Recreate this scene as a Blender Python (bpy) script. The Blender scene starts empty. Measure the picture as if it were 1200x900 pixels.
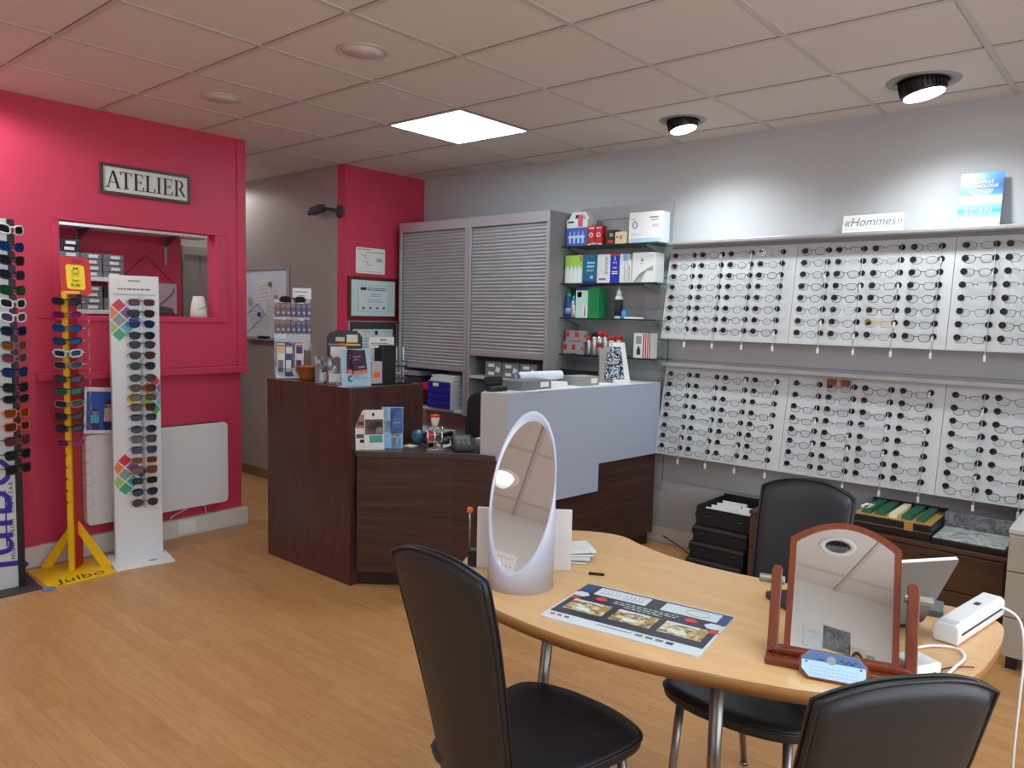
import bpy, bmesh, math, random
from mathutils import Vector, Matrix, Euler

random.seed(7)
SC = bpy.context.scene
COL = SC.collection
R = math.radians

# ------------------------------------------------------------------ camera, light, exposure
cam_d = bpy.data.cameras.new('camera')
cam = bpy.data.objects.new('camera', cam_d)
COL.objects.link(cam)
SC.camera = cam
cam_d.sensor_width = 36.0
cam_d.lens = 892.5 / 1200 * 36.0
cam_d.clip_start = 0.02
yaw, pitch, roll = R(40.489), R(-5.032), R(1.354)
F = Vector((math.cos(pitch) * math.cos(yaw), math.cos(pitch) * math.sin(yaw), math.sin(pitch)))
Rt = Vector((math.sin(yaw), -math.cos(yaw), 0))
Up = Rt.cross(F)
Rr = Rt * math.cos(roll) + Up * math.sin(roll)
Ur = Up * math.cos(roll) - Rt * math.sin(roll)
cam.matrix_world = Matrix(((Rr.x, Ur.x, -F.x, -1.253), (Rr.y, Ur.y, -F.y, -3.629), (Rr.z, Ur.z, -F.z, 1.470), (0, 0, 0, 1)))

W = bpy.data.worlds.new('world')
SC.world = W
W.use_nodes = True
W.node_tree.nodes['Background'].inputs[0].default_value = (0.55, 0.62, 0.75, 1)
W.node_tree.nodes['Background'].inputs[1].default_value = 0.4
vs = SC.view_settings
SC.display_settings.display_device = 'sRGB'
vs.view_transform = 'Standard'
vs.look = 'None'
vs.exposure = -0.24
vs.gamma = 1.0
vs.use_curve_mapping = False
SC.cycles.use_denoising = True
SC.cycles.max_bounces = 8
SC.cycles.diffuse_bounces = 5
SC.cycles.transparent_max_bounces = 24
SC.cycles.sample_clamp_indirect = 6.0

PANEL_EMIT = 17.0        # the square ceiling panels
SPOT_POWER = 58.0        # the two tilted downlights on the display wall
DOWN_POWER = 34.0        # fixed downlights
WINDOW_POWER = 90.0      # daylight through the shop window behind the viewer

# ------------------------------------------------------------------ materials
def lin(c):
    return tuple(((v / 255) / 12.92 if v / 255 <= 0.04045 else ((v / 255 + 0.055) / 1.055) ** 2.4) for v in c)

MATS = {}
def mat(name, rgb, rough=0.5, metal=0.0, spec=0.5, noise=0.0, scale=20.0, bump=0.0, coat=0.0, alpha=1.0, trans=0.0):
    if name in MATS:
        return MATS[name]
    m = bpy.data.materials.new(name)
    m.use_nodes = True
    nt = m.node_tree
    b = nt.nodes['Principled BSDF']
    c = (*lin(rgb), 1)
    b.inputs['Base Color'].default_value = c
    b.inputs['Roughness'].default_value = rough
    b.inputs['Metallic'].default_value = metal
    b.inputs['Specular IOR Level'].default_value = spec
    b.inputs['Coat Weight'].default_value = coat
    b.inputs['Alpha'].default_value = alpha
    b.inputs['Transmission Weight'].default_value = trans
    m.diffuse_color = c
    if noise or bump:
        tc = nt.nodes.new('ShaderNodeTexCoord')
        n = nt.nodes.new('ShaderNodeTexNoise')
        n.inputs['Scale'].default_value = scale
        n.inputs['Detail'].default_value = 6
        nt.links.new(tc.outputs['Object'], n.inputs['Vector'])
        if noise:
            mx = nt.nodes.new('ShaderNodeMix')
            mx.data_type = 'RGBA'
            mx.inputs[6].default_value = tuple(v * (1 - noise) for v in c[:3]) + (1,)
            mx.inputs[7].default_value = tuple(min(1, v * (1 + noise)) for v in c[:3]) + (1,)
            nt.links.new(n.outputs['Fac'], mx.inputs[0])
            nt.links.new(mx.outputs[2], b.inputs['Base Color'])
        if bump:
            bp = nt.nodes.new('ShaderNodeBump')
            bp.inputs['Strength'].default_value = bump
            bp.inputs['Distance'].default_value = 0.002
            nt.links.new(n.outputs['Fac'], bp.inputs['Height'])
            nt.links.new(bp.outputs['Normal'], b.inputs['Normal'])
    MATS[name] = m
    return m

def wood(name, dark, light, axis='Z', scale=3.0, stretch=14.0, rough=0.4, coat=0.0, spec=0.5):
    """streaky wood grain running along an axis (object coordinates)"""
    if name in MATS:
        return MATS[name]
    m = bpy.data.materials.new(name)
    m.use_nodes = True
    nt = m.node_tree
    b = nt.nodes['Principled BSDF']
    b.inputs['Roughness'].default_value = rough
    b.inputs['Coat Weight'].default_value = coat
    b.inputs['Specular IOR Level'].default_value = spec
    tc = nt.nodes.new('ShaderNodeTexCoord')
    mp = nt.nodes.new('ShaderNodeMapping')
    s = {'H': (1, 1, stretch), 'X': (1, stretch, stretch), 'Y': (stretch, 1, stretch), 'Z': (stretch, stretch, 1)}[axis]
    mp.inputs['Scale'].default_value = s
    n = nt.nodes.new('ShaderNodeTexNoise')
    n.inputs['Scale'].default_value = scale
    n.inputs['Detail'].default_value = 8
    n.inputs['Roughness'].default_value = 0.65
    n.inputs['Distortion'].default_value = 0.6
    cr = nt.nodes.new('ShaderNodeValToRGB')
    cr.color_ramp.elements[0].position = 0.3
    cr.color_ramp.elements[0].color = (*lin(dark), 1)
    cr.color_ramp.elements[1].position = 0.7
    cr.color_ramp.elements[1].color = (*lin(light), 1)
    nt.links.new(tc.outputs['Object'], mp.inputs['Vector'])
    nt.links.new(mp.outputs['Vector'], n.inputs['Vector'])
    nt.links.new(n.outputs['Fac'], cr.inputs['Fac'])
    nt.links.new(cr.outputs['Color'], b.inputs['Base Color'])
    m.diffuse_color = (*lin(light), 1)
    MATS[name] = m
    return m

def emit(name, rgb, strength):
    if name in MATS:
        return MATS[name]
    m = bpy.data.materials.new(name)
    m.use_nodes = True
    b = m.node_tree.nodes['Principled BSDF']
    b.inputs['Base Color'].default_value = (0.8, 0.8, 0.8, 1)
    b.inputs['Emission Color'].default_value = (*lin(rgb), 1)
    b.inputs['Emission Strength'].default_value = strength
    MATS[name] = m
    return m

def clear(name, tint=(255, 255, 255), refl=0.08, rough=0.02):
    """thin clear sheet: transparent with a faint gloss"""
    if name in MATS:
        return MATS[name]
    m = bpy.data.materials.new(name)
    m.use_nodes = True
    nt = m.node_tree
    nt.nodes.remove(nt.nodes['Principled BSDF'])
    out = nt.nodes['Material Output']
    t = nt.nodes.new('ShaderNodeBsdfTransparent')
    t.inputs[0].default_value = (*lin(tint), 1)
    g = nt.nodes.new('ShaderNodeBsdfGlossy')
    g.inputs['Roughness'].default_value = rough
    mx = nt.nodes.new('ShaderNodeMixShader')
    mx.inputs[0].default_value = refl
    nt.links.new(t.outputs[0], mx.inputs[1])
    nt.links.new(g.outputs[0], mx.inputs[2])
    nt.links.new(mx.outputs[0], out.inputs['Surface'])
    MATS[name] = m
    return m

def laminate():
    m = bpy.data.materials.new('laminate_planks')
    m.use_nodes = True
    nt = m.node_tree
    b = nt.nodes['Principled BSDF']
    b.inputs['Roughness'].default_value = 0.33
    b.inputs['Specular IOR Level'].default_value = 0.4
    tc = nt.nodes.new('ShaderNodeTexCoord')
    mp = nt.nodes.new('ShaderNodeMapping')
    mp.inputs['Rotation'].default_value = (0, 0, R(90))
    br = nt.nodes.new('ShaderNodeTexBrick')
    br.offset = 0.37
    br.inputs['Color1'].default_value = (*lin((200, 151, 99)), 1)
    br.inputs['Color2'].default_value = (*lin((189, 139, 87)), 1)
    br.inputs['Mortar'].default_value = (*lin((172, 122, 75)), 1)
    br.inputs['Scale'].default_value = 1.0
    br.inputs['Mortar Size'].default_value = 0.0009
    br.inputs['Brick Width'].default_value = 0.62
    br.inputs['Row Height'].default_value = 0.065
    mp2 = nt.nodes.new('ShaderNodeMapping')
    mp2.inputs['Scale'].default_value = (16, 1.6, 1)
    n = nt.nodes.new('ShaderNodeTexNoise')
    n.inputs['Scale'].default_value = 3.2
    n.inputs['Detail'].default_value = 7
    n.inputs['Distortion'].default_value = 1.2
    cr = nt.nodes.new('ShaderNodeValToRGB')
    cr.color_ramp.elements[0].position = 0.3
    cr.color_ramp.elements[0].color = (0.82, 0.76, 0.70, 1)
    cr.color_ramp.elements[1].position = 0.65
    cr.color_ramp.elements[1].color = (1, 1, 1, 1)
    mx = nt.nodes.new('ShaderNodeMix')
    mx.data_type = 'RGBA'
    mx.blend_type = 'MULTIPLY'
    mx.inputs[0].default_value = 0.8
    L = nt.links.new
    L(tc.outputs['Object'], mp.inputs['Vector'])
    L(mp.outputs['Vector'], br.inputs['Vector'])
    L(tc.outputs['Object'], mp2.inputs['Vector'])
    L(mp2.outputs['Vector'], n.inputs['Vector'])
    L(n.outputs['Fac'], cr.inputs['Fac'])
    L(br.outputs['Color'], mx.inputs[6])
    L(cr.outputs['Color'], mx.inputs[7])
    L(mx.outputs[2], b.inputs['Base Color'])
    return m

def street_photo():
    m = stone('photo_street', (96, 74, 50), (226, 222, 212))
    cr = [n for n in m.node_tree.nodes if n.type == 'VALTORGB'][0]
    e = cr.color_ramp.elements.new(.5)
    e.color = (*lin((190, 158, 96)), 1)
    return m

def sparkle():
    m = bpy.data.materials.new('sparkle_mosaic')
    m.use_nodes = True
    nt = m.node_tree
    b = nt.nodes['Principled BSDF']
    b.inputs['Roughness'].default_value = 0.25
    tc = nt.nodes.new('ShaderNodeTexCoord')
    v = nt.nodes.new('ShaderNodeTexVoronoi')
    v.inputs['Scale'].default_value = 130
    sp = nt.nodes.new('ShaderNodeSeparateColor')
    cr = nt.nodes.new('ShaderNodeValToRGB')
    cr.color_ramp.interpolation = 'CONSTANT'
    e = cr.color_ramp.elements
    e[0].color = (*lin((25, 26, 32)), 1)
    e[1].position = 0.85
    e[1].color = (*lin((120, 170, 215)), 1)
    for p, c in ((0.3, (90, 92, 100)), (0.5, (215, 218, 222)), (0.7, (150, 140, 140))):
        x = e.new(p)
        x.color = (*lin(c), 1)
    nt.links.new(tc.outputs['Object'], v.inputs['Vector'])
    nt.links.new(v.outputs['Color'], sp.inputs[0])
    nt.links.new(sp.outputs[0], cr.inputs['Fac'])
    nt.links.new(cr.outputs['Color'], b.inputs['Base Color'])
    return m

def stone(name, a, bcol):
    m = bpy.data.materials.new(name)
    m.use_nodes = True
    nt = m.node_tree
    b = nt.nodes['Principled BSDF']
    b.inputs['Roughness'].default_value = 0.3
    tc = nt.nodes.new('ShaderNodeTexCoord')
    n = nt.nodes.new('ShaderNodeTexNoise')
    n.inputs['Scale'].default_value = 28
    n.inputs['Detail'].default_value = 9
    n.inputs['Distortion'].default_value = 1.5
    cr = nt.nodes.new('ShaderNodeValToRGB')
    cr.color_ramp.elements[0].position = 0.35
    cr.color_ramp.elements[0].color = (*lin(a), 1)
    cr.color_ramp.elements[1].position = 0.68
    cr.color_ramp.elements[1].color = (*lin(bcol), 1)
    nt.links.new(tc.outputs['Object'], n.inputs['Vector'])
    nt.links.new(n.outputs['Fac'], cr.inputs['Fac'])
    nt.links.new(cr.outputs['Color'], b.inputs['Base Color'])
    return m

PINK = mat('raspberry_paint', (200, 60, 88), 0.48, spec=0.4, noise=0.03, scale=3)
GREYW = mat('light_grey_paint', (184, 186, 188), 0.6, spec=0.25, noise=0.02, scale=2)
TAUPE = mat('taupe_paint', (160, 152, 145), 0.7, noise=0.04, scale=4, bump=0.15)
WHITEW = mat('white_paint', (222, 220, 216), 0.7, noise=0.02, scale=3)
TILE = mat('ceiling_tile_white', (214, 206, 200), 0.85, spec=0.2, noise=0.03, scale=160, bump=0.2)
TBAR = mat('ceiling_bar_enamel', (192, 184, 178), 0.5)
GAPM = mat('shadow_gap_grey', (95, 86, 80), 0.9)
FLOORM = laminate()
SKIRT = mat('baseboard_white', (214, 208, 200), 0.5, noise=0.03)
SKIRTW = wood('baseboard_wood', (110, 82, 56), (146, 110, 76), 'Y', 4, 12)
WENGE = wood('wenge_upright', (50, 30, 28), (92, 56, 51), 'Z', 3.5, 16, 0.32)
WENGEH = wood('wenge_horizontal', (44, 28, 25), (82, 52, 46), 'H', 2.0, 20, 0.35)
BROWNCAB = wood('brown_cabinet_wood', (58, 36, 24), (86, 54, 36), 'Y', 2.5, 12, 0.4)
BEECH = wood('beech_laminate', (208, 160, 108), (228, 184, 132), 'Y', 2.0, 9, 0.3)
BEECHE = wood('beech_edge', (150, 100, 52), (170, 118, 66), 'Y', 3, 10, 0.4)
CHERRY = wood('cherry_wood', (100, 42, 20), (130, 58, 29), 'Z', 4, 12, 0.25, 0.3)
MAHOG = wood('mahogany_frame', (78, 22, 16), (112, 38, 26), 'X', 4, 12, 0.35)
LACQ = mat('pale_grey_lacquer', (168, 178, 198), 0.45, spec=0.4)
LACQS = mat('pale_lacquer_pink_shading', (178, 174, 176), 0.45, spec=0.4)  # same pale lacquer, with the end face's pinkish shading put into the colour
ALU = mat('brushed_aluminium', (182, 181, 184), 0.4, 0.6, noise=0.04, scale=60)
ALUD = mat('shutter_slat_grey', (176, 174, 176), 0.45, 0.35)
CABG = mat('cabinet_grey', (186, 188, 190), 0.5)
CABI = mat('cabinet_inside_grey', (150, 148, 146), 0.6)
STEEL = mat('satin_steel', (150, 148, 145), 0.3, 0.9)
CHROME = mat('chrome', (225, 225, 228), 0.08, 1.0)
BLACK = mat('black_plastic', (20, 20, 22), 0.4)
BLACKM = mat('black_matte', (16, 16, 17), 0.75)
CHAR = mat('charcoal', (52, 53, 56), 0.6)
LEATHER = mat('black_leather', (33, 33, 36), 0.42, spec=0.5, noise=0.06, scale=300, bump=0.12)
LEATHB = mat('leather_piping', (28, 28, 30), 0.35, bump=0.2, scale=400)
WHITE = mat('white_plastic', (232, 232, 232), 0.35)
WHITEG = mat('white_gloss', (192, 194, 210), 0.22, coat=0.3)
PAPER = mat('white_paper', (230, 230, 226), 0.85)
PAPERB = mat('bluish_paper', (208, 216, 218), 0.8)
PALEB = mat('pale_blue_print', (178, 208, 226), 0.6)
INK = mat('ink_dark', (40, 40, 46), 0.8)
INKG = mat('ink_grey', (120, 120, 124), 0.8)
MIRROR = mat('mirror_silver', (235, 236, 236), 0.015, 1.0)
GLASSP = clear('green_glass_sheet', (205, 226, 218), 0.12)
GLASSE = mat('glass_edge_dark', (34, 48, 48), 0.15)
ACRYL = clear('clear_acrylic', (238, 240, 240), 0.05)
LENSC = clear('clear_lens', (250, 251, 251), 0.02)
DISPB = mat('display_board_grey', (196, 199, 201), 0.45, noise=0.03, scale=12)
SLATW = mat('slat_panel_grey', (168, 167, 170), 0.22, spec=0.6)
HEAT = mat('heater_white', (222, 220, 222), 0.4)
RED = mat('red_print', (205, 24, 26), 0.45)
REDD = mat('deep_red_paint', (186, 28, 18), 0.4)
YEL = mat('yellow_paint', (238, 190, 20), 0.4)
YELC = mat('card_yellow', (252, 220, 40), 0.5)
BLUE = mat('navy_print', (38, 44, 150), 0.4)
BLUED = mat('drawer_blue', (22, 34, 140), 0.35)
GREEN = mat('green_print', (22, 140, 78), 0.45)
LIME = mat('lime_print', (160, 206, 80), 0.45)
TEAL = mat('teal_print', (12, 100, 138), 0.4)
ORANGE = mat('orange_print', (232, 110, 60), 0.5)
BOXG = mat('storage_box_grey', (118, 121, 124), 0.6)
BOXD = mat('storage_box_dark', (42, 43, 46), 0.6)
SILVER = mat('silver_bottle', (200, 200, 202), 0.25, 0.8)
BASK = mat('basket_weave', (150, 84, 34), 0.6, noise=0.25, scale=120, bump=0.6)
FOIL = mat('foil_bag_silver', (132, 132, 138), 0.32, 0.85, noise=.25, bump=1.0, scale=45)
PURPLE = mat('purple_glass', (46, 22, 78), 0.08, coat=0.6)
TEALG = mat('blue_crystal', (70, 108, 130), 0.08, coat=0.6)
MARBLE = stone('marble_light', (120, 124, 124), (206, 212, 210))
MARBLED = stone('marble_dark', (84, 86, 90), (150, 152, 156))
SPARK = sparkle()
LAPTOPM = mat('laptop_screen_grey', (112, 108, 104), 0.5, spec=0.4)
SKIN = mat('photo_skin_tone', (190, 140, 116), 0.7)
GOLD = mat('trial_case_gold', (196, 150, 84), 0.35, 0.3)
PANELE = emit('ceiling_panel_light', (224, 246, 255), PANEL_EMIT)
LAMPE = emit('downlight_led', (250, 252, 255), 14.0)
GREYCAB = mat('taupe_steel_cabinet', (164, 156, 144), 0.45)

# ------------------------------------------------------------------ mesh helpers
class MB:
    """collects shapes into one mesh; mi picks the material slot"""
    def __init__(s):
        s.bm = bmesh.new()
        s.M = Matrix.Identity(4)
    def _v(s, p):
        return s.bm.verts.new(s.M @ Vector(p))
    def _f(s, vs, mi=0, smooth=False):
        try:
            f = s.bm.faces.new(vs)
            f.material_index = mi
            f.smooth = smooth
        except ValueError:
            pass
    def poly(s, pts, mi=0):
        s._f([s._v(p) for p in pts], mi)
        return s
    def box(s, x0, x1, y0, y1, z0, z1, mi=0):
        v = [s._v((x, y, z)) for z in (z0, z1) for y in (y0, y1) for x in (x0, x1)]
        for q in ((0, 2, 3, 1), (4, 5, 7, 6), (0, 1, 5, 4), (2, 6, 7, 3), (0, 4, 6, 2), (1, 3, 7, 5)):
            s._f([v[i] for i in q], mi)
        return s
    def prism(s, pts, d0, d1, plane='XY', mi=0, smooth=False):
        """closed outline extruded along the axis normal to its plane"""
        def P(a, b, d):
            return {'XY': (a, b, d), 'XZ': (a, d, b), 'YZ': (d, a, b)}[plane]
        lo = [s._v(P(a, b, d0)) for a, b in pts]
        hi = [s._v(P(a, b, d1)) for a, b in pts]
        s._f(lo[::-1], mi)
        s._f(hi, mi)
        n = len(pts)
        for i in range(n):
            s._f([lo[i], lo[(i + 1) % n], hi[(i + 1) % n], hi[i]], mi, smooth)
        return s
    def tube(s, pts, r, n=8, closed=False, mi=0, cap=True):
        pts = [Vector(p) for p in pts]
        N = len(pts)
        rr = r if isinstance(r, (list, tuple)) else [r] * N
        rings = []
        prev = None
        for i, p in enumerate(pts):
            a = pts[(i - 1) % N] if (closed or i > 0) else p
            b = pts[(i + 1) % N] if (closed or i < N - 1) else p
            t = (b - a).normalized()
            if prev is None:
                u = t.orthogonal().normalized()
            else:
                u = (prev - t * prev.dot(t))
                u = u.normalized() if u.length > 1e-6 else t.orthogonal().normalized()
            prev = u
            w = t.cross(u)
            rings.append([s._v(p + (u * math.cos(2 * math.pi * k / n) + w * math.sin(2 * math.pi * k / n)) * rr[i]) for k in range(n)])
        for i in range(N if closed else N - 1):
            A, B = rings[i], rings[(i + 1) % N]
            for k in range(n):
                s._f([A[k], A[(k + 1) % n], B[(k + 1) % n], B[k]], mi, True)
        if cap and not closed:
            s._f(rings[0][::-1], mi)
            s._f(rings[-1], mi)
        return s
    def cyl(s, p0, p1, r, n=16, mi=0, r1=None):
        return s.tube([p0, p1], [r, r if r1 is None else r1], n, False, mi)
    def lathe(s, prof, n=24, c=(0, 0, 0), mi=0, smooth=True):
        """profile of (radius, z) turned round the vertical axis"""
        rings = []
        for r, z in prof:
            rings.append([s._v((c[0] + max(r, 1e-5) * math.cos(2 * math.pi * k / n), c[1] + max(r, 1e-5) * math.sin(2 * math.pi * k / n), c[2] + z)) for k in range(n)])
        for A, B in zip(rings, rings[1:]):
            for k in range(n):
                s._f([A[k], A[(k + 1) % n], B[(k + 1) % n], B[k]], mi, smooth)
        s._f(rings[0][::-1], mi)
        s._f(rings[-1], mi)
        return s
    def disc(s, c, u, v, r, n=18, mi=0):
        c, u, v = Vector(c), Vector(u), Vector(v)
        s._f([s._v(c + u * r * math.cos(2 * math.pi * k / n) + v * r * math.sin(2 * math.pi * k / n)) for k in range(n)], mi)
        return s
    def grid(s, fn, nu, nv, mi=0, smooth=True):
        V = [[s._v(fn(i / nu, j / nv)) for j in range(nv + 1)] for i in range(nu + 1)]
        for i in range(nu):
            for j in range(nv):
                s._f([V[i][j], V[i + 1][j], V[i + 1][j + 1], V[i][j + 1]], mi, smooth)
        return s
    def build(s, name, mats, parent=None, loc=None, rot=None, bevel=0.0, seg=2, kind=None, label=None, solid=0.0, subd=0):
        me = bpy.data.meshes.new(name)
        bmesh.ops.recalc_face_normals(s.bm, faces=s.bm.faces[:])
        s.bm.to_mesh(me)
        s.bm.free()
        for m in (mats if isinstance(mats, (list, tuple)) else [mats]):
            me.materials.append(m)
        o = bpy.data.objects.new(name, me)
        COL.objects.link(o)
        if parent is not None:
            o.parent = parent
        if loc is not None:
            o.location = loc
        if rot is not None:
            o.rotation_euler = rot
        if solid:
            md = o.modifiers.new('solid', 'SOLIDIFY')
            md.thickness = solid
            md.offset = 0
        if subd:
            md = o.modifiers.new('subd', 'SUBSURF')
            md.levels = md.render_levels = subd
        if bevel:
            md = o.modifiers.new('bevel', 'BEVEL')
            md.width = bevel
            md.segments = seg
            md.limit_method = 'ANGLE'
            md.angle_limit = R(40)
            md.harden_normals = False
        if kind:
            o['kind'] = kind
        if label:
            o['label'] = label
        return o

def thing(name, label, cat, loc=(0, 0, 0), rotz=0.0, group=None):
    o = bpy.data.objects.new(name, None)
    COL.objects.link(o)
    o.empty_display_size = 0.05
    o.location = loc
    o.rotation_euler = (0, 0, rotz)
    return tag(o, label, cat, group)

def tag(o, label, cat, group=None):
    o['label'] = label
    o['category'] = cat
    if group:
        o['group'] = group
    return o

def struct(mb, name, mats, **k):
    return mb.build(name, mats, kind='structure', **k)

def copy_tree(root, loc, rotz=None):
    r = root.copy()
    COL.objects.link(r)
    r.location = loc
    if rotz is not None:
        r.rotation_euler = (0, 0, rotz)
    for ch in list(root.children):
        c = ch.copy()
        COL.objects.link(c)
        c.parent = r
        for g in list(ch.children):
            d = g.copy()
            COL.objects.link(d)
            d.parent = c
    return r

def text(body, size, mtl, parent, loc, rot=(R(90), 0, 0), name='lettering', extrude=0.0006, align='CENTER', sx=1.0, shear=0.0, space=1.0):
    """real lettering, turned to a mesh; stands upright facing -y by default"""
    cu = bpy.data.curves.new(name, 'FONT')
    cu.body = body
    cu.size = size
    cu.align_x = align
    cu.align_y = 'CENTER'
    cu.extrude = extrude
    cu.resolution_u = 3
    cu.shear = shear
    cu.space_character = space
    t = bpy.data.objects.new('tmp', cu)
    COL.objects.link(t)
    bpy.context.view_layer.update()
    me = bpy.data.meshes.new_from_object(t.evaluated_get(bpy.context.evaluated_depsgraph_get()))
    bpy.data.objects.remove(t)
    bpy.data.curves.remove(cu)
    me.materials.clear()
    me.materials.append(mtl)
    o = bpy.data.objects.new(name, me)
    COL.objects.link(o)
    o.parent = parent
    o.location = loc
    o.rotation_euler = rot
    o.scale = (sx, 1, 1)
    return o

def lines(mb, x0, x1, zs, y, h=0.002, mi=0, jitter=0.25, rnd=None):
    """rows of printed text as thin bars on a sheet facing -y"""
    rnd = rnd or random
    for z in zs:
        a = x0
        e = x1 - rnd.random() * jitter * (x1 - x0)
        while a < e:
            w = min((0.05 + 0.1 * rnd.random()) * (x1 - x0), e - a)
            mb.box(a, a + w, y - 0.0004, y, z - h / 2, z + h / 2, mi)
            a += w + 0.025 * (x1 - x0)

def rrect(w, h, r, n=5, cx=0.0, cy=0.0):
    pts = []
    for sx, sy, a0 in ((1, 1, 0), (-1, 1, 90), (-1, -1, 180), (1, -1, 270)):
        for k in range(n + 1):
            a = R(a0 + 90 * k / n)
            pts.append((cx + sx * (w / 2 - r) + r * math.cos(a), cy + sy * (h / 2 - r) + r * math.sin(a)))
    return pts

# ------------------------------------------------------------------ the room
H = 2.6
XW, YS, XE = -2.6, -4.7, 3.2       # west wall, south wall, display wall
struct(MB().box(XW - .1, XE + .1, YS - .1, 3.1, -0.06, 0), 'floor', FLOORM)
struct(MB().box(XW - .1, XE + .1, YS - .1, 3.1, H, H + .06), 'ceiling', TILE)
g = MB()
for i in range(-5, 6):
    x = i * 0.6
    g.box(x - .012, x + .012, YS, 3.0, H - .004, H, 0)
    g.box(x - .0145, x - .012, YS, 3.0, H - .0015, H, 1)
for j in range(-7, 5):
    y = j * 0.6
    g.box(XW, XE, y - .012, y + .012, H - .0042, H, 0)
    g.box(XW, XE, y + .012, y + .0145, H - .0016, H, 1)
struct(g, 'ceiling_grid', [TBAR, GAPM])

# display wall on the right, wall behind the viewer, shop-front wall with its window
struct(MB().box(XE, XE + .1, YS, 1.25, 0, H), 'wall_right', GREYW)
struct(MB().box(XW - .1, XW, YS, 1.23, 0, H), 'wall_front', WHITEW)
g = MB()
WX0, WX1 = -2.2, 1.6
g.box(XW, WX0, YS - .1, YS, 0, H).box(WX1, XE, YS - .1, YS, 0, H).box(WX0, WX1, YS - .1, YS, 0, .5).box(WX0, WX1, YS - .1, YS, 2.3, H)
struct(g, 'wall_back', WHITEW)
win = struct(MB().box(WX0, WX0 + .07, YS - .07, YS - .03, .5, 2.3).box(WX1 - .07, WX1, YS - .07, YS - .03, .5, 2.3).box(WX0 + .07, WX1 - .07, YS - .07, YS - .03, .5, .57)
             .box(WX0 + .07, WX1 - .07, YS - .07, YS - .03, 2.23, 2.3).box(-.33, -.27, YS - .07, YS - .03, .57, 2.23), 'window_1', ALU)
MB().box(WX0 + .05, WX1 - .05, YS - .055, YS - .045, .55, 2.25).build('pane', clear('window_pane', refl=.06), win)

# raspberry workshop wall with its hatch
g = MB()
g.box(XW, .371, 1.13, 1.23, 1.10, H)
g.box(1.301, 1.515, 1.13, 1.23, 1.10, H)
g.box(.371, 1.301, 1.13, 1.23, 1.10, 1.418)
g.box(.371, 1.301, 1.13, 1.23, 1.955, H)
g.box(XW, .235, 1.13, 1.23, 0, 1.10)
g.box(.235, 1.49, 1.155, 1.23, 0, 1.10)
struct(g, 'wall_left', PINK)
struct(MB().box(.235, 1.515, 1.095, 1.16, 1.052, 1.098), 'trim_1', PINK, bevel=.004)
g = MB()
g.box(.342, 1.372, 1.118, 1.135, 1.953, 1.985).box(.342, 1.372, 1.118, 1.135, 1.388, 1.42)
g.box(.342, .373, 1.118, 1.135, 1.42, 1.953).box(1.299, 1.372, 1.1201, 1.135, 1.42, 1.953)
struct(g, 'trim_2', PINK, bevel=.003)
struct(MB().box(1.455, 1.517, 1.119, 1.135, 1.10, H), 'trim_3', PINK, bevel=.003)
struct(MB().box(.24, 1.30, 1.125, 1.26, 1.405, 1.4185), 'trim_4', PINK)
# workshop behind, passage and taupe wall
struct(MB().box(-.3, 1.79, 2.6, 2.7, 0, H).box(-.4, -.3, 1.23, 2.7, 0, H), 'wall_workshop', PINK)
struct(MB().box(1.75, 2.45, 2.9, 3.0, 0, H).box(1.75, 1.79, 2.7, 2.9, 0, H), 'wall_passage', TAUPE)
d = struct(MB().box(1.93, 2.385, 2.86, 2.905, 0, 2.02), 'door_1', mat('door_grey', (150, 142, 138), .5), bevel=.003)
MB().box(1.925, 1.94, 2.845, 2.862, 1.78, 1.88).box(1.925, 1.94, 2.845, 2.862, .2, .3).build('hinge', STEEL, d)
hk = MB().box(1.95, 2.38, 2.85, 2.862, 1.925, 1.945)
for x in (2.08, 2.3):
    hk.box(x, x + .02, 2.835, 2.852, 1.9, 1.93)
hk.build('hook_rail', STEEL, d)
struct(MB().box(2.39, 2.5, 1.21, 3.0, 0, H), 'wall_far', TAUPE)
struct(MB().box(2.388, XE + .02, 1.19, 1.29, 0, H), 'wall_pillar', PINK)
# baseboards
g = MB().box(XW, 1.515, 1.115, 1.155, 0, .112).box(XW, 1.515, 1.118, 1.155, .112, .118)
bl = struct(g, 'baseboard_left', SKIRT, bevel=.003)
MB().box(1.02, 1.14, 1.108, 1.118, .018, .1).box(1.05, 1.11, 1.104, 1.11, .03, .088).build('cable_socket', WHITE, bl, bevel=.003)
struct(MB().box(2.372, 2.39, 1.2, 2.86, 0, .085), 'baseboard_far', SKIRTW)
struct(MB().box(XE - .02, XE, YS, 1.19, 0, .10), 'baseboard_right', SKIRT, bevel=.003)
# slatted panels of the display wall, with their grooves
def slat(y0, y1, z0, z1, name):
    m = MB()
    z = z0
    while z < z1 - .01:
        e = min(z + .193, z1)
        m.box(XE - .015, XE - .0005, y0, y1, z, e)
        m.box(XE - .006, XE - .0004, y0, y1, e, min(e + .007, z1))
        z = e + .007
    struct(m, name, SLATW)
slat(-1.165, -.445, .35, 2.235, 'wall_panel')
slat(-3.75, -1.172, .42, 1.945, 'wall_panel_2')

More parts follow.
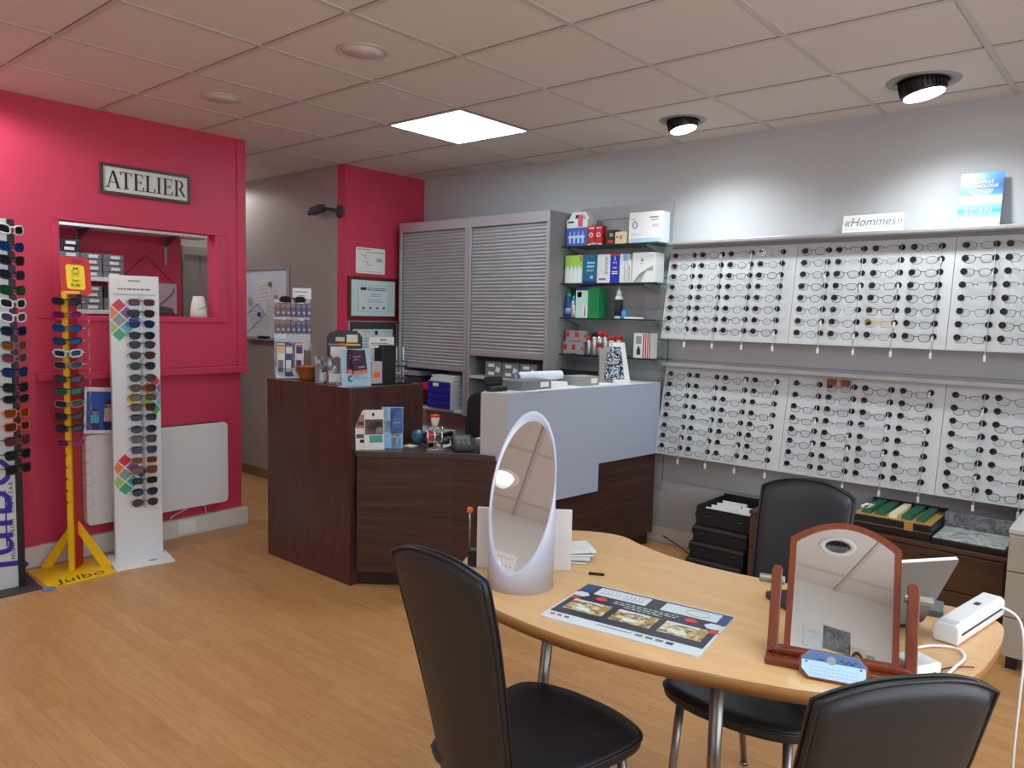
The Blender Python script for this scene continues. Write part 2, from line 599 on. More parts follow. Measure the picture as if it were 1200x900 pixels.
# ------------------------------------------------------------------ ceiling fittings
def ceiling_light(x, y, label, group=None):
    t = thing('ceiling_light', label, 'ceiling light', (x, y, H), 0, group)
    g = MB()
    for a in (-1, 1):
        g.box(a * .3 - .012, a * .3 + .012, -.3, .3, -.006, 0)
        g.box(-.3, .3, a * .3 - .012, a * .3 + .012, -.006, 0)
    g.build('frame', TBAR, t)
    MB().box(-.288, .288, -.288, .288, -.005, -.001).build('diffuser', PANELE, t)
    return t
ceiling_light(2.1, -.3, 'bright square LED ceiling panel above the counters')
for x, y, l in ((-.9, .3, 'square LED ceiling panel by the raspberry wall'), (.3, -3.3, 'square LED ceiling panel over the desk'), (-.9, -2.7, 'square LED ceiling panel near the shop window'), (.6, 1.95, 'added unseen LED ceiling panel brightening the workshop and passage')):  # the workshop panel is added out of sight to brighten workshop and passage
    ceiling_light(x, y, l, 'ceiling panels outside the view')

def downlight(x, y, label, k):
    t = thing('downlight', label, 'downlight', (x, y, H))
    MB().lathe([(.100 * k, 0), (.100 * k, -.003), (.142 * k, -.005), (.146 * k, -.001), (.146 * k, 0)], 40).build('trim_ring', mat('downlight_ring', (150, 149, 148), .4, .3), t)
    d = Vector((.03, -.20, -1)).normalized()
    q = Vector((0, 0, -1)).rotation_difference(d)
    M = Matrix.Translation((0, 0, -.022 * k)) @ q.to_matrix().to_4x4() @ Matrix.Scale(k, 4)
    g = MB()
    g.M = M
    g.lathe([(.080, -.036), (.086, -.030), (.088, .0), (.092, .016), (.088, .03)], 36)
    for n_ in range(30):
        a = 2 * math.pi * n_ / 30
        g.tube([(.094 * math.cos(a), .094 * math.sin(a), .022), (.090 * math.cos(a), .090 * math.sin(a), -.024)], .0035, 4)
    h = g.build('lamp_head', BLACK, t)
    g = MB()
    g.M = M
    g.lathe([(.001, -.040), (.079, -.040), (.081, -.036), (.001, -.036)], 36)
    g.build('lens', LAMPE, h)
    l = bpy.data.lights.new('spot', 'SPOT')
    l.energy = SPOT_POWER
    l.spot_size = R(138)
    l.spot_blend = .9
    l.shadow_soft_size = .07
    l.color = (.88, .96, 1.0)
    o = bpy.data.objects.new('spot', l)
    COL.objects.link(o)
    o.parent = t
    o.location = d * .075 * k + Vector((0, 0, -.022 * k))
    o.rotation_mode = 'QUATERNION'
    o.rotation_quaternion = Vector((0, 0, -1)).rotation_difference(Vector((.12, -.1, -1)))
downlight(2.716, -1.464, 'tilted round downlight over the first display boards', .9)
downlight(2.722, -2.69, 'tilted round downlight near the blue advertising card', 1.08)
def speaker_disc(x, y, label):
    t = thing('ceiling_speaker', label, 'ceiling speaker', (x, y, H))
    MB().lathe([(.092, -.001), (.097, -.006), (.108, -.006), (.113, 0)], 36).build('rim', TBAR, t)
    MB().lathe([(.001, -.0035), (.093, -.0035), (.093, 0), (.001, 0)], 36).build('grille', TILE, t)
speaker_disc(.905, .303, 'flush round ceiling speaker nearer the raspberry wall')
speaker_disc(.898, -.898, 'flush round ceiling speaker further from the raspberry wall')
def spare_downlight(x, y, label):
    t = thing('downlight', label, 'downlight', (x, y, H), 0, 'downlights outside the view')
    MB().lathe([(.068, 0), (.068, -.004), (.1, -.006), (.104, -.001), (.104, 0)], 28).build('trim_ring', WHITE, t)
    g = MB().lathe([(.001, -.004), (.066, -.004), (.066, -.001), (.001, -.001)], 24)
    for k in (range(-4, 5) if x != -2.17 else ()):
        w = math.sqrt(max(0, .064 ** 2 - (k * .013) ** 2))
        g.box(-w, w, k * .013 - .002, k * .013 + .002, -.012, -.004)
    g.build('louvre' if x != -2.17 else 'lens', BLACK if x != -2.17 else LAMPE, t)
    l = bpy.data.lights.new('down', 'SPOT')
    l.energy = DOWN_POWER * (1.5 if 0 < y < 1 else .5 if x > -2 else .3)
    l.color = (.92, .98, 1.0)
    l.spot_size = R(120 if y < 0 else 172)
    l.spot_blend = .8 if y < 0 else .3
    l.shadow_soft_size = .06
    o = bpy.data.objects.new('down', l)
    COL.objects.link(o)
    o.parent = t
    o.location = (0, 0, -.02)
for x, y, l in ((-2.08, -4.02, 'louvred downlight seen in the wooden mirror'), (-2.17, -2.25, 'bright downlight seen in the cylinder mirror'), (1.5, -4.1, 'louvred downlight by the end of the display wall'), (-1.5, -.9, 'louvred downlight over the open floor'), (-.27, .72, 'louvred downlight close to the raspberry wall'), (2.1, 2.72, 'added unseen downlight brightening the far end of the passage')):  # the passage one is an added, hidden fill for the dark passage
    spare_downlight(x, y, l)
# daylight through the shop window
l = bpy.data.lights.new('window_daylight', 'AREA')
l.shape = 'RECTANGLE'
l.size, l.size_y = 3.7, 1.7
l.energy = WINDOW_POWER
l.color = (.86, .93, 1.0)
o = bpy.data.objects.new('window_daylight', l)
COL.objects.link(o)
o.location = (-.3, YS - .2, 1.4)
o.rotation_euler = (R(90), 0, 0)

# ------------------------------------------------------------------ desk, chairs
DZ = .74
t = thing('desk', 'curved beech-topped desk on splayed grey metal legs', 'desk', (.5, -2.75, 0))
DK = [(.367, -2.076), (.286, -2.138), (.21, -2.23), (.154, -2.335), (.128, -2.48), (.124, -2.65), (.145, -2.80), (.178, -2.93), (.215, -3.05), (.27, -3.17), (.37, -3.29), (.46, -3.345), (.57, -3.378), (.70, -3.39),
      (.84, -3.39), (.93, -3.375), (.968, -3.335), (.985, -3.27), (.955, -3.15), (.905, -3.02), (.86, -2.90), (.835, -2.78), (.825, -2.62), (.84, -2.49), (.876, -2.38), (.915, -2.28), (.885, -2.17), (.80, -2.075), (.66, -2.025), (.50, -2.025)]
def smooth_closed(P, n=5):
    out = []
    N = len(P)
    for i in range(N):
        p0, p1, p2, p3 = P[i - 1], P[i], P[(i + 1) % N], P[(i + 2) % N]
        for k in range(n):
            u = k / n
            out.append(tuple(.5 * (2 * p1[a] + (p2[a] - p0[a]) * u + (2 * p0[a] - 5 * p1[a] + 4 * p2[a] - p3[a]) * u * u + (3 * p1[a] - p0[a] - 3 * p2[a] + p3[a]) * u ** 3) for a in (0, 1)))
    return out
DP = [(x - .5, y + 2.75) for x, y in smooth_closed(DK)]
MB().prism(DP, DZ - .001, DZ, mi=0).build('tabletop', BEECH, t)
MB().prism(DP, DZ - .03, DZ - .0012, smooth=True).build('edge_band', BEECHE, t, label='darker beech edge band')
g = MB()
for a, b in (((-.2, .35), (.2, .35)), ((-.15, -.4), (.25, -.4)), ((0, .35), (.05, -.4))):
    g.tube([(*a, DZ - .05), (*b, DZ - .05)], .016, 10)
g.build('underframe', STEEL, t)
def desk_leg(top, foot):
    MB().tube([(top[0] - .5, top[1] + 2.75, DZ - .031), (foot[0] - .5, foot[1] + 2.75, .012)], [.017, .014], 16).tube([(foot[0] - .5, foot[1] + 2.75, 0), (foot[0] - .5, foot[1] + 2.75, .014)], .017, 16).build('leg', STEEL, t)
desk_leg((.36, -2.225), (.235, -2.19))
desk_leg((.435, -2.36), (.40, -2.32))
desk_leg((.372, -2.895), (.382, -2.89))
desk_leg((.75, -3.2), (.82, -3.25))

def make_chair(loc, rz, label):
    t = thing('dining_chair', label, 'chair', loc, rz, 'black leather chairs at the desk')
    # seat pad: shield outline, local +x is the front
    P = smooth_closed([(-.03, -.14), (.12, -.17), (.30, -.20), (.37, -.178), (.405, -.09), (.412, 0), (.405, .09), (.37, .178), (.30, .20), (.12, .17), (-.03, .14), (-.045, 0)], 4)
    g = MB()
    n = len(P)
    c = (sum(p[0] for p in P) / n, sum(p[1] for p in P) / n)
    def ring(s, z):
        return [g._v((c[0] + (x - c[0]) * s, c[1] + (y - c[1]) * s, z)) for x, y in P]
    rs = [ring(.9, .432), ring(.985, .435), ring(1, .443), ring(1, .455), ring(.985, .465), ring(.94, .470), ring(.75, .469), ring(.4, .465), ring(.1, .463)]
    for A, B in zip(rs, rs[1:]):
        for k in range(n):
            g._f([A[k], A[(k + 1) % n], B[(k + 1) % n], B[k]], 0, True)
    g._f(rs[0][::-1]); g._f(rs[-1])
    seat = g.build('seat', LEATHER, t)
    MB().tube([(c[0] + (x - c[0]) * 1.0, c[1] + (y - c[1]) * 1.0, .459) for x, y in P], .0045, 6, True).build('piping', LEATHB, seat)
    # tall curved back panel
    def prof(u, v, off):
        # u across -1..1, v up 0..1
        hw = .104 + .042 * v - .006 * max(0, v - .8) / .2
        top = .99 - .035 * abs(u) ** 2.4
        z = .36 + (top - .36) * v
        x = -.03 - .10 * v - .04 * v * v + off
        x += .022 * u * u
        return (x, u * hw, z)
    g = MB()
    NU, NV = 16, 22
    f0 = [[None] * (NV + 1) for _ in range(NU + 1)]
    f1 = [[None] * (NV + 1) for _ in range(NU + 1)]
    for i in range(NU + 1):
        for j in range(NV + 1):
            u, v = -1 + 2 * i / NU, j / NV
            e = min(1, (1 - abs(u)) * 9, (1 - v) * 12 + .0)
            th = .007 + .008 * math.sqrt(max(0, e))
            f0[i][j] = g._v(prof(u, v, th))
            f1[i][j] = g._v(prof(u, v, -th))
    for i in range(NU):
        for j in range(NV):
            g._f([f0[i][j], f0[i + 1][j], f0[i + 1][j + 1], f0[i][j + 1]], 0, True)
            g._f([f1[i][j], f1[i][j + 1], f1[i + 1][j + 1], f1[i + 1][j]], 0, True)
    for j in range(NV):
        for i in (0, NU):
            g._f([f0[i][j], f0[i][j + 1], f1[i][j + 1], f1[i][j]], 0, True)
    for i in range(NU):
        for j in (0, NV):
            g._f([f0[i][j], f0[i + 1][j], f1[i + 1][j], f1[i][j]], 0, True)
    back = g.build('backrest', LEATHER, t)
    path = [prof(-1, j / 20, .0) for j in range(21)] + [prof(-1 + 2 * i / 20, 1, 0) for i in range(1, 20)] + [prof(1, 1 - j / 20, .0) for j in range(21)]
    for off in (-.0075, .0075):
        MB().tube([(p[0] + off, p[1] * 1.003, p[2] + .001) for p in path], .003, 6).build('piping', LEATHB, back)
    g = MB()
    g.tube([(.02, -.12, .422), (.33, -.15, .422), (.33, .15, .422), (.02, .12, .422)], .011, 10, True)
    g.build('seat_frame', STEEL, t)
    for x, y, fx, fy in ((.33, -.15, .36, -.17), (.33, .15, .36, .17), (.02, -.12, -.17, -.165), (.02, .12, -.17, .165)):
        MB().tube([(x, y, .422), (fx, fy, .008)], [.0125, .010], 12).cyl((fx, fy, 0), (fx, fy, .01), .013, 12).build('leg', STEEL, t)
    return t
make_chair((-.035, -2.53, 0), R(-2), 'high-backed black leather chair beside the desk, its brownish back turned to the open floor')
make_chair((-.017, -3.277, 0), R(50.7), 'black leather chair in the nearest corner, in front of the wooden mirror')
make_chair((.945, -2.83, 0), R(180), 'black leather chair on the far side of the desk, facing the viewer')

# ------------------------------------------------------------------ things on the desk
t = thing('cylinder_mirror', 'white cylindrical mirror cut on the slant, standing on the desk', 'mirror', (.32, -2.333, DZ), math.atan2(-.374, -.933))
# local +x is the mirror side: low lip at +x, tall back at -x
r0, zlo, zhi = .0905, .052, .468
N = 64
g = MB()
def zc(x, r):
    return zlo + (zhi - zlo) * (r0 - x) / (2 * r0)
o_, i_, b_, bi = [], [], [], []
for k in range(N):
    a = 2 * math.pi * k / N
    c_, s_ = math.cos(a), math.sin(a)
    b_.append(g._v((r0 * c_, r0 * s_, 0)))
    o_.append(g._v((r0 * c_, r0 * s_, zc(r0 * c_, r0))))
    i_.append(g._v((.0872 * c_, .0872 * s_, zc(.0872 * c_, r0) + .0005)))
    bi.append(g._v((.0872 * c_, .0872 * s_, zc(.0872 * c_, r0) - .021)))
for k in range(N):
    q = (k + 1) % N
    g._f([b_[k], b_[q], o_[q], o_[k]], 0, True)
    g._f([o_[k], o_[q], i_[q], i_[k]])
    g._f([i_[k], i_[q], bi[q], bi[k]], 0, True)
g._f(b_[::-1])
g.build('shell', WHITEG, t)
g = MB()
g._f([g._v((.0872 * math.cos(2 * math.pi * k / N), .0872 * math.sin(2 * math.pi * k / N), zc(.0872 * math.cos(2 * math.pi * k / N), r0) - .020)) for k in range(N)])
g.build('mirror_glass', MIRROR, t)

# white display frame behind the cylinder mirror
a0 = math.atan2(-2.378 + 2.166, .502 - .335)
t = thing('leaflet_screen', 'plain white upright panel standing behind the cylinder mirror', 'display panel', (.4185, -2.262, DZ), a0)
MB().box(-.137, .137, 0, .016, 0, .178).build('panel', mat('white_painted_board', (222, 216, 214), .6), t, bevel=.002)
MB().box(-.12, .12, .016, .06, 0, .008).box(-.01, .01, .016, .05, 0, .12).build('easel_back', WHITE, t)
t = thing('clip_holder', 'small black clip holder with an orange cap at the left end of the desk', 'clip holder', (.335, -2.135, DZ), a0)
MB().box(-.012, .03, -.012, .02, 0, .05).build('body', BLACK, t, bevel=.003)
MB().tube([(-.008, 0, .05), (-.008, 0, .16)], .003, 8).build('stem', STEEL, t)
MB().lathe([(.003, 0), (.009, .004), (.009, .014), (.004, .018)], 14, (-.008, 0, .158)).build('cap', ORANGE, t)
MB().disc((-.0125, 0, .022), (0, 1, 0), (0, 0, 1), .009, mi=0).build('dial', WHITE, t)
for k in range(4):
    t = tag(MB().box(-.07, .07, -.05, .05, 0, .009, 0).box(-.0705, .0705, -.0505, .0505, .0015, .0075, 1).build('leaflet_stack', [WHITE if k % 2 else mat('leaflet_slate', (80, 92, 110), .5), PAPER], loc=(.585 + .004 * k, -2.285 - .003 * k, DZ + k * .0095), rot=(0, 0, a0 + .12 * (k - 1))),
            ['lowest leaflet of the small pile behind the white panel', 'second leaflet from the bottom of the pile behind the white panel', 'third leaflet up in the pile behind the white panel', 'topmost leaflet of the pile behind the white panel'][k], 'leaflet', 'leaflets piled on the desk')
tag(MB().tube([(0, 0, .004), (.045, 0, .004)], .004, 8).build('black_pencil', BLACK, loc=(.515, -2.425, DZ), rot=(0, 0, R(-60))), 'short black pencil lying by the white panel', 'pencil')

# counter mat
mx = Vector((.501 - .444, -2.866 + 2.47, 0)).normalized()
t = thing('counter_mat', 'printed navy counter mat with three lens photos lying on the desk', 'counter mat', (.344, -2.6915, DZ), math.atan2(mx.y, mx.x))
w, h = .402, .276
NAVY = mat('mat_navy', (38, 42, 58), .3)
g = MB()
g.prism(rrect(w, h, .012), 0, .003)
g.build('sheet', [PAPERB], t)
pr = MB()
def q(x0, x1, y0, y1, mi, z=.0034, sk=0):
    pr.poly([(x0, y0, z), (x1, y0, z), (x1 + sk, y1, z), (x0 + sk, y1, z)], mi)
q(-.195, .195, -.095, .132, 0)
q(-.201, -.165, .06, .13, 1, .0036); q(.165, .2, .06, .13, 1, .0036)
q(-.155, -.01, .068, .123, 2, .0037); q(.03, .175, .068, .123, 2, .0037)
for x in (-.1, .0, .1):
    x *= 1.25
    q(x - .053, x + .053, -.062, .012, 3, .0038)
    q(x - .053, x + .03, -.0, .012, 4, .0039)
    pr.prism([(x + .02 * math.cos(R(a)) - .005, -.042 + .011 * math.sin(R(a))) for a in range(0, 360, 30)], .0038, .0041, mi=2)
    q(x + .03, x + .05, -.03, .004, 5, .004); q(x - .052, x - .03, -.055, -.045, 6, .004)
    pr.tube([(x + .035 * math.cos(R(a)), -.022 + .022 * math.sin(R(a)), .0041) for a in range(20, 170, 15)], .0007, 4, mi=0)
def hexa(x, y, r, mi):
    pr.prism([(x + r * math.cos(R(60 * k)), y + r * .8 * math.sin(R(60 * k))) for k in range(6)], .0034, .0041, mi=mi)
hexa(-.12, .045, .017, 7); hexa(.12, .045, .017, 7)
hexa(-.18, .05, .022, 2); hexa(.178, .04, .024, 2)
hexa(-.182, .02, .013, 7); hexa(.186, .008, .015, 7)
for k in range(5):
    a = -.14 + k * .011
    pr.tube([(a, .078, .0039), (a + .005, .095, .0039), (a, .113, .0039)], .0006, 4, mi=8)
    a = -.075 + k * .011
    pr.tube([(a, .078, .0039), (a + .005, .095, .0039), (a, .113, .0039)], .0006, 4, mi=8)
pr.tube([(.12 + .03 * math.cos(R(a)), .095 + .018 * math.sin(R(a)), .0039) for a in range(0, 360, 20)], .0006, 4, True, mi=8)
for z0, x0, x1 in ((.05, -.085, .085), (.038, -.085, .085), (.026, -.05, .05)):
    a = x0
    while a < x1:
        e = a + random.uniform(.008, .018)
        q(a, min(e, x1), z0, z0 + .004, 2, .0037)
        a = e + .004
for x in (-.185, -.165, -.145):
    q(x, x + .012, -.116, -.106, 0 if x > -.15 else 7, .0036)
for x in (.04, .065, .09):
    q(x, x + .018, -.116, -.104, 8, .0036)
q(.115, .133, -.118, -.103, 1, .0036)
q(-.06, .03, -.112, -.108, 8, .0036)
pr.build('print', [NAVY, mat('mat_blue', (44, 70, 120), .35), PAPERB, street_photo(), mat('photo_sky_pale', (205, 212, 216), .4), mat('photo_foliage_ochre', (168, 140, 76), .4), mat('photo_foliage_brown', (128, 104, 62), .4), mat('mat_red', (208, 62, 54), .4), INKG], t)

# swinging table mirror in cherry wood
t = thing('table_mirror', 'arched cherry-wood swing mirror on a stand at the front of the desk', 'mirror', (.392, -3.155, DZ), R(-72))
hwM = .1125
def arch(hw, zb, zs, zt, n=18):
    pts = [(-hw, zb), (hw, zb), (hw, zs)]
    for k in range(1, n):
        u = 1 - 2 * k / n
        pts.append((hw * u, zs + (zt - zs) * (1 - u * u) ** .75 if False else zs + (zt - zs) * (1 - u * u)))
    pts.append((-hw, zs))
    return pts
og, ig = arch(hwM, 0, .245, .29), arch(hwM - .0135, .012, .237, .277)
tilt = Matrix.Translation((0, .004, .02)) @ Matrix.Rotation(R(-23), 4, 'X')
g = MB(); g.M = tilt
of = [g._v((a, -.009, b)) for a, b in og]; inf = [g._v((a, -.009, b)) for a, b in ig]
ob = [g._v((a, .009, b)) for a, b in og]; inb = [g._v((a, -.004, b)) for a, b in ig]
n = len(og)
for k in range(n):
    q2 = (k + 1) % n
    g._f([of[k], of[q2], inf[q2], inf[k]]); g._f([inf[k], inf[q2], inb[q2], inb[k]]); g._f([of[k], ob[k], ob[q2], of[q2]])
g._f(ob)
fr = g.build('mirror_frame', CHERRY, t)
g = MB(); g.M = tilt
g._f([g._v((a, -.0045, b)) for a, b in ig])
g.build('mirror_glass', MIRROR, fr)
MB().box(-.148, .148, -.04, .04, 0, .016).box(-.135, .135, -.012, .016, .016, .03).build('base', CHERRY, t, bevel=.004)
for s in (-1, 1):
    x = s * .135
    PM = MB(); PM.M = Matrix.Rotation(R(-15), 4, 'X')
    PM.prism([(x - .011, .016), (x + .011, .016), (x + .011, .192), (x + .006, .2), (x - .006, .2), (x - .011, .192)], -.014, .014, 'XZ')
    PM.build('post', CHERRY, t, bevel=.002)
    KM = MB(); KM.M = Matrix.Rotation(R(-15), 4, 'X')
    KM.cyl((s * .118, 0, .168), (s * .172, 0, .168), .0095, 16).build('knob', mat('pewter_knob', (150, 148, 134), .4, .5), t, bevel=.002)
g = MB(); g.M = Matrix.Translation((-.012, -.052, .024)) @ Matrix.Rotation(R(48), 4, 'X')
oc = [(-.066, -.012), (-.05, -.03), (.05, -.03), (.066, -.012), (.066, .012), (.05, .03), (-.05, .03), (-.066, .012)]
g.prism(oc, -.008, .004)
pl_ = g.build('name_plaque', CHERRY, t)
g = MB(); g.M = Matrix.Translation((-.012, -.052, .024)) @ Matrix.Rotation(R(48), 4, 'X')
g.prism([(a * .93, b * .9) for a, b in oc], .004, .0052, mi=0)
g.prism([(-.061, .007), (.061, .007), (.061, .0105), (.046, .0265), (-.046, .0265), (-.061, .0105)], .0052, .0056, mi=1)
g.tube([(.012 + .004 * k, .013 + .004 * math.sin(k * 1.9), .006) for k in range(9)], .0009, 4, mi=2)
g.tube([(-.03 + .004 * k, .011 + .002 * math.sin(k * 2.3), .006) for k in range(4)], .0009, 4, mi=2)
g.disc((-.052, .003, .0058), (1, 0, 0), (0, 1, 0), .0022, mi=2).disc((.052, .003, .0058), (1, 0, 0), (0, 1, 0), .0022, mi=2)
g.disc((-.004, .012, .0059), (1, 0, 0), (0, 1, 0), .009, mi=3)
for k in range(3):
    a = -.045
    while a < .045:
        g.box(a, a + .006, -.006 - k * .007, -.0048 - k * .007, .0052, .0055, 4); a += .0085
g.build('label_plate', [PALEB, mat('plaque_blue', (70, 104, 146), .4), INK, mat('plaque_seal', (140, 150, 150), .4), mat('plaque_grey_print', (150, 170, 186), .5)], pl_)

# laptop, hinge line behind the wooden mirror
yl = R(-36)
t = thing('laptop', 'open laptop partly hidden behind the wooden mirror', 'laptop', (.775 - .275 * math.cos(yl), -3.229 - .275 * math.sin(yl), DZ), yl)
MB().prism(rrect(.275, .25, .012, cx=.1375, cy=.125), .002, .016).build('base', mat('laptop_black', (34, 35, 38), .4), t)
g = MB().box(.010, .266, .03, .15, .016, .0175, 0).box(.09, .20, .165, .235, .016, .017, 1)
for i in range(13):
    for j in range(5):
        g.box(.013 + i * .0194, .029 + i * .0194, .035 + j * .0225, .0535 + j * .0225, .0175, .0192, 2)
g.build('keyboard', [BLACK, mat('palm_grey', (120, 122, 124), .4), CHAR], t)
g = MB(); g.M = Matrix.Translation((0, 0, .014)) @ Matrix.Rotation(R(27), 4, 'X')
g.prism(rrect(.275, .212, .008, cx=.1375, cy=.107), -.004, .003, 'XZ')
lid = g.build('lid', LAPTOPM, t)
g = MB(); g.M = Matrix.Translation((0, 0, .014)) @ Matrix.Rotation(R(27), 4, 'X')
g.box(.006, .269, -.0043, .0033, .2115, .2135)
g.build('lid_edge', WHITE, lid)
# small hard drive, laminator, cables
t = tag(MB().prism(rrect(.09, .12, .008), 0, .016).box(-.03, .03, -.04, .04, .016, .0165).build('hard_drive', mat('drive_grey', (92, 94, 98), .35), loc=(.905, -3.19, DZ), rot=(0, 0, R(10)), bevel=.002), 'flat dark grey hard drive behind the white laminator', 'hard drive')
al = math.atan2(-3.34 + 3.295, .98 - .702)
t = thing('laminator', 'slim white document laminator at the right end of the desk', 'laminator', (.855, -3.318, DZ), al)
g = MB().prism([(-.026, .002), (.026, .002), (.029, .012), (.029, .04), (.022, .05), (-.02, .05), (-.028, .042), (-.029, .012)], -.152, .152, 'YZ')
g.build('body', WHITE, t, bevel=.004, seg=3)
MB().box(-.135, .135, -.0302, -.028, .024, .028).build('feed_slot', BLACK, t)
MB().box(.03, .052, -.006, .006, .05, .0515).build('badge', CHAR, t)
MB().box(-.15, -.125, -.02, .02, .0502, .0512).build('end_cap_line', mat('cap_grey', (200, 200, 202), .4), t)
cab = lambda name, pts, r, m, label: tag(MB().tube(pts, r, 8).build(name, m), label, 'cable')
def spline(P, n=8):
    out = []
    for i in range(len(P) - 1):
        p0, p1, p2, p3 = P[max(i - 1, 0)], P[i], P[i + 1], P[min(i + 2, len(P) - 1)]
        for k in range(n):
            u = k / n
            out.append(tuple(.5 * (2 * p1[a] + (p2[a] - p0[a]) * u + (2 * p0[a] - 5 * p1[a] + 4 * p2[a] - p3[a]) * u * u + (3 * p1[a] - p0[a] - 3 * p2[a] + p3[a]) * u ** 3) for a in range(3)))
    return out + [P[-1]]
cab('power_cable', spline([(.962, -3.352, .768), (.985, -3.375, .765), (1.0, -3.405, .735), (.985, -3.42, .66), (.96, -3.42, .53), (.945, -3.42, .38), (.93, -3.43, .12), (.90, -3.45, .006), (.7, -3.52, .006)]), .0034, WHITE, 'white power cable hanging from the laminator over the desk edge')
cab('charger_cable', spline([(.47, -3.3, .745), (.56, -3.24, .745), (.65, -3.27, .745), (.68, -3.32, .745), (.64, -3.345, .745), (.57, -3.34, .746), (.52, -3.335, .746)]), .0032, WHITE, 'looped white charger cable on the desk behind the nearest chair')
cab('audio_cable', spline([(.5, -3.31, .744), (.55, -3.325, .744), (.585, -3.35, .744), (.6, -3.37, .744)]), .0015, BLACK, 'thin black cable on the desk beside the white loop')
t = thing('charger_plug', 'flat white charger block lying behind the wooden mirror', 'charger', (.515, -3.275, DZ), R(-30))
MB().box(-.035, .035, -.035, .035, 0, .024).build('body', WHITE, t, bevel=.005, seg=3)
MB().box(.035, .05, -.006, .006, .008, .014).build('connector', WHITE, t)

# ------------------------------------------------------------------ spectacles
def lens_outline(cx, w, h, kind, n=22):
    """closed outline of one lens in the x-z plane"""
    ex = {'round': 2.0, 'panto': 2.3, 'square': 4.2, 'slim': 3.6, 'cat': 2.8, 'aviator': 2.2, 'sport': 3.0}[kind]
    sgn = 1 if cx > 0 else -1
    pts = []
    for k in range(n):
        a = 2 * math.pi * k / n
        c, s = math.cos(a), math.sin(a)
        x = abs(c) ** (2 / ex) * (1 if c >= 0 else -1) * w / 2
        z = abs(s) ** (2 / ex) * (1 if s >= 0 else -1) * h / 2
        if kind in ('panto', 'square', 'aviator'):
            x *= 1 + (.10 if kind != 'aviator' else .05) * z / (h / 2)
        if kind == 'cat' and z > 0 and x * sgn > 0:
            z += .12 * h * (abs(x) / (w / 2))
        if kind == 'aviator' and z < 0:
            x += sgn * .06 * w * abs(z) / (h / 2)
        if kind == 'sport':
            z += .10 * h * (x * sgn) / (w / 2)
        pts.append((cx + x, z))
    return pts

def wrap(x, curve):
    return curve * x * x          # depth of the front at x, bending back at the sides

def make_specs(name, kind, fm, lm, fw=.134, lh=.036, rim=.0011, brow=0.0, temple=.055, curve=.6, halfrim=False, drop=.012, tr=.0013, loc=(0, 0, 0)):
    """spectacles facing -y; origin at the bridge"""
    rim *= 1.25
    root = bpy.data.objects.new(name, None)
    COL.objects.link(root)
    root.location = loc
    lw = fw * .395
    cx = fw / 2 - lw / 2 - .004
    g = MB()
    for s in (-1, 1):
        P = lens_outline(s * cx, lw, lh, kind)
        pts = [(x, wrap(x, curve), z) for x, z in P]
        if halfrim:
            top = [p for p in pts if p[2] > -.2 * lh]
            i0 = next(i for i in range(len(pts)) if pts[i][2] > -.2 * lh and pts[i - 1][2] <= -.2 * lh)
            seq = [pts[(i0 + k) % len(pts)] for k in range(len(top))]
            g.tube(seq, rim, 5)
        else:
            g.tube(pts, rim, 5, True)
        if brow:
            top = sorted([p for p in pts if p[2] > .22 * lh], key=lambda p: p[0])
            g.tube([(p[0], p[1] - .0006, p[2]) for p in top], brow, 6)
        hx = s * fw / 2
        zt = lh * .22
        ex = s * (cx + lw / 2 - .001)
        g.tube([(ex, wrap(ex, curve), zt), (hx, wrap(hx, curve), zt), (hx, wrap(hx, curve) + .006, zt)], rim * 1.25, 5)
    bx = cx - lw / 2 + .001
    g.tube([(-bx, wrap(bx, curve), lh * .12), (-bx * .45, 0, lh * .24), (bx * .45, 0, lh * .24), (bx, wrap(bx, curve), lh * .12)], max(rim * 1.2, brow * .8), 6)
    g.build('front_frame', fm, root)
    for s in (-1, 1):
        P = lens_outline(s * cx, lw * .985, lh * .985, kind)
        m = MB()
        m.prism(P, -.0005, .0005, 'XZ')
        for v in m.bm.verts:
            v.co.y += wrap(v.co.x, curve)
        m.build('lens', lm, root)
    for s in (-1, 1):
        hx = s * fw / 2
        y0 = wrap(hx, curve) + .004
        zt = lh * .22
        MB().tube([(hx, y0, zt), (hx * .995, y0 + temple * .6, zt - .001), (hx * .98, y0 + temple, zt - drop)], [tr, tr * .9, tr * 1.1], 6).build('temple', fm, root)
    return root

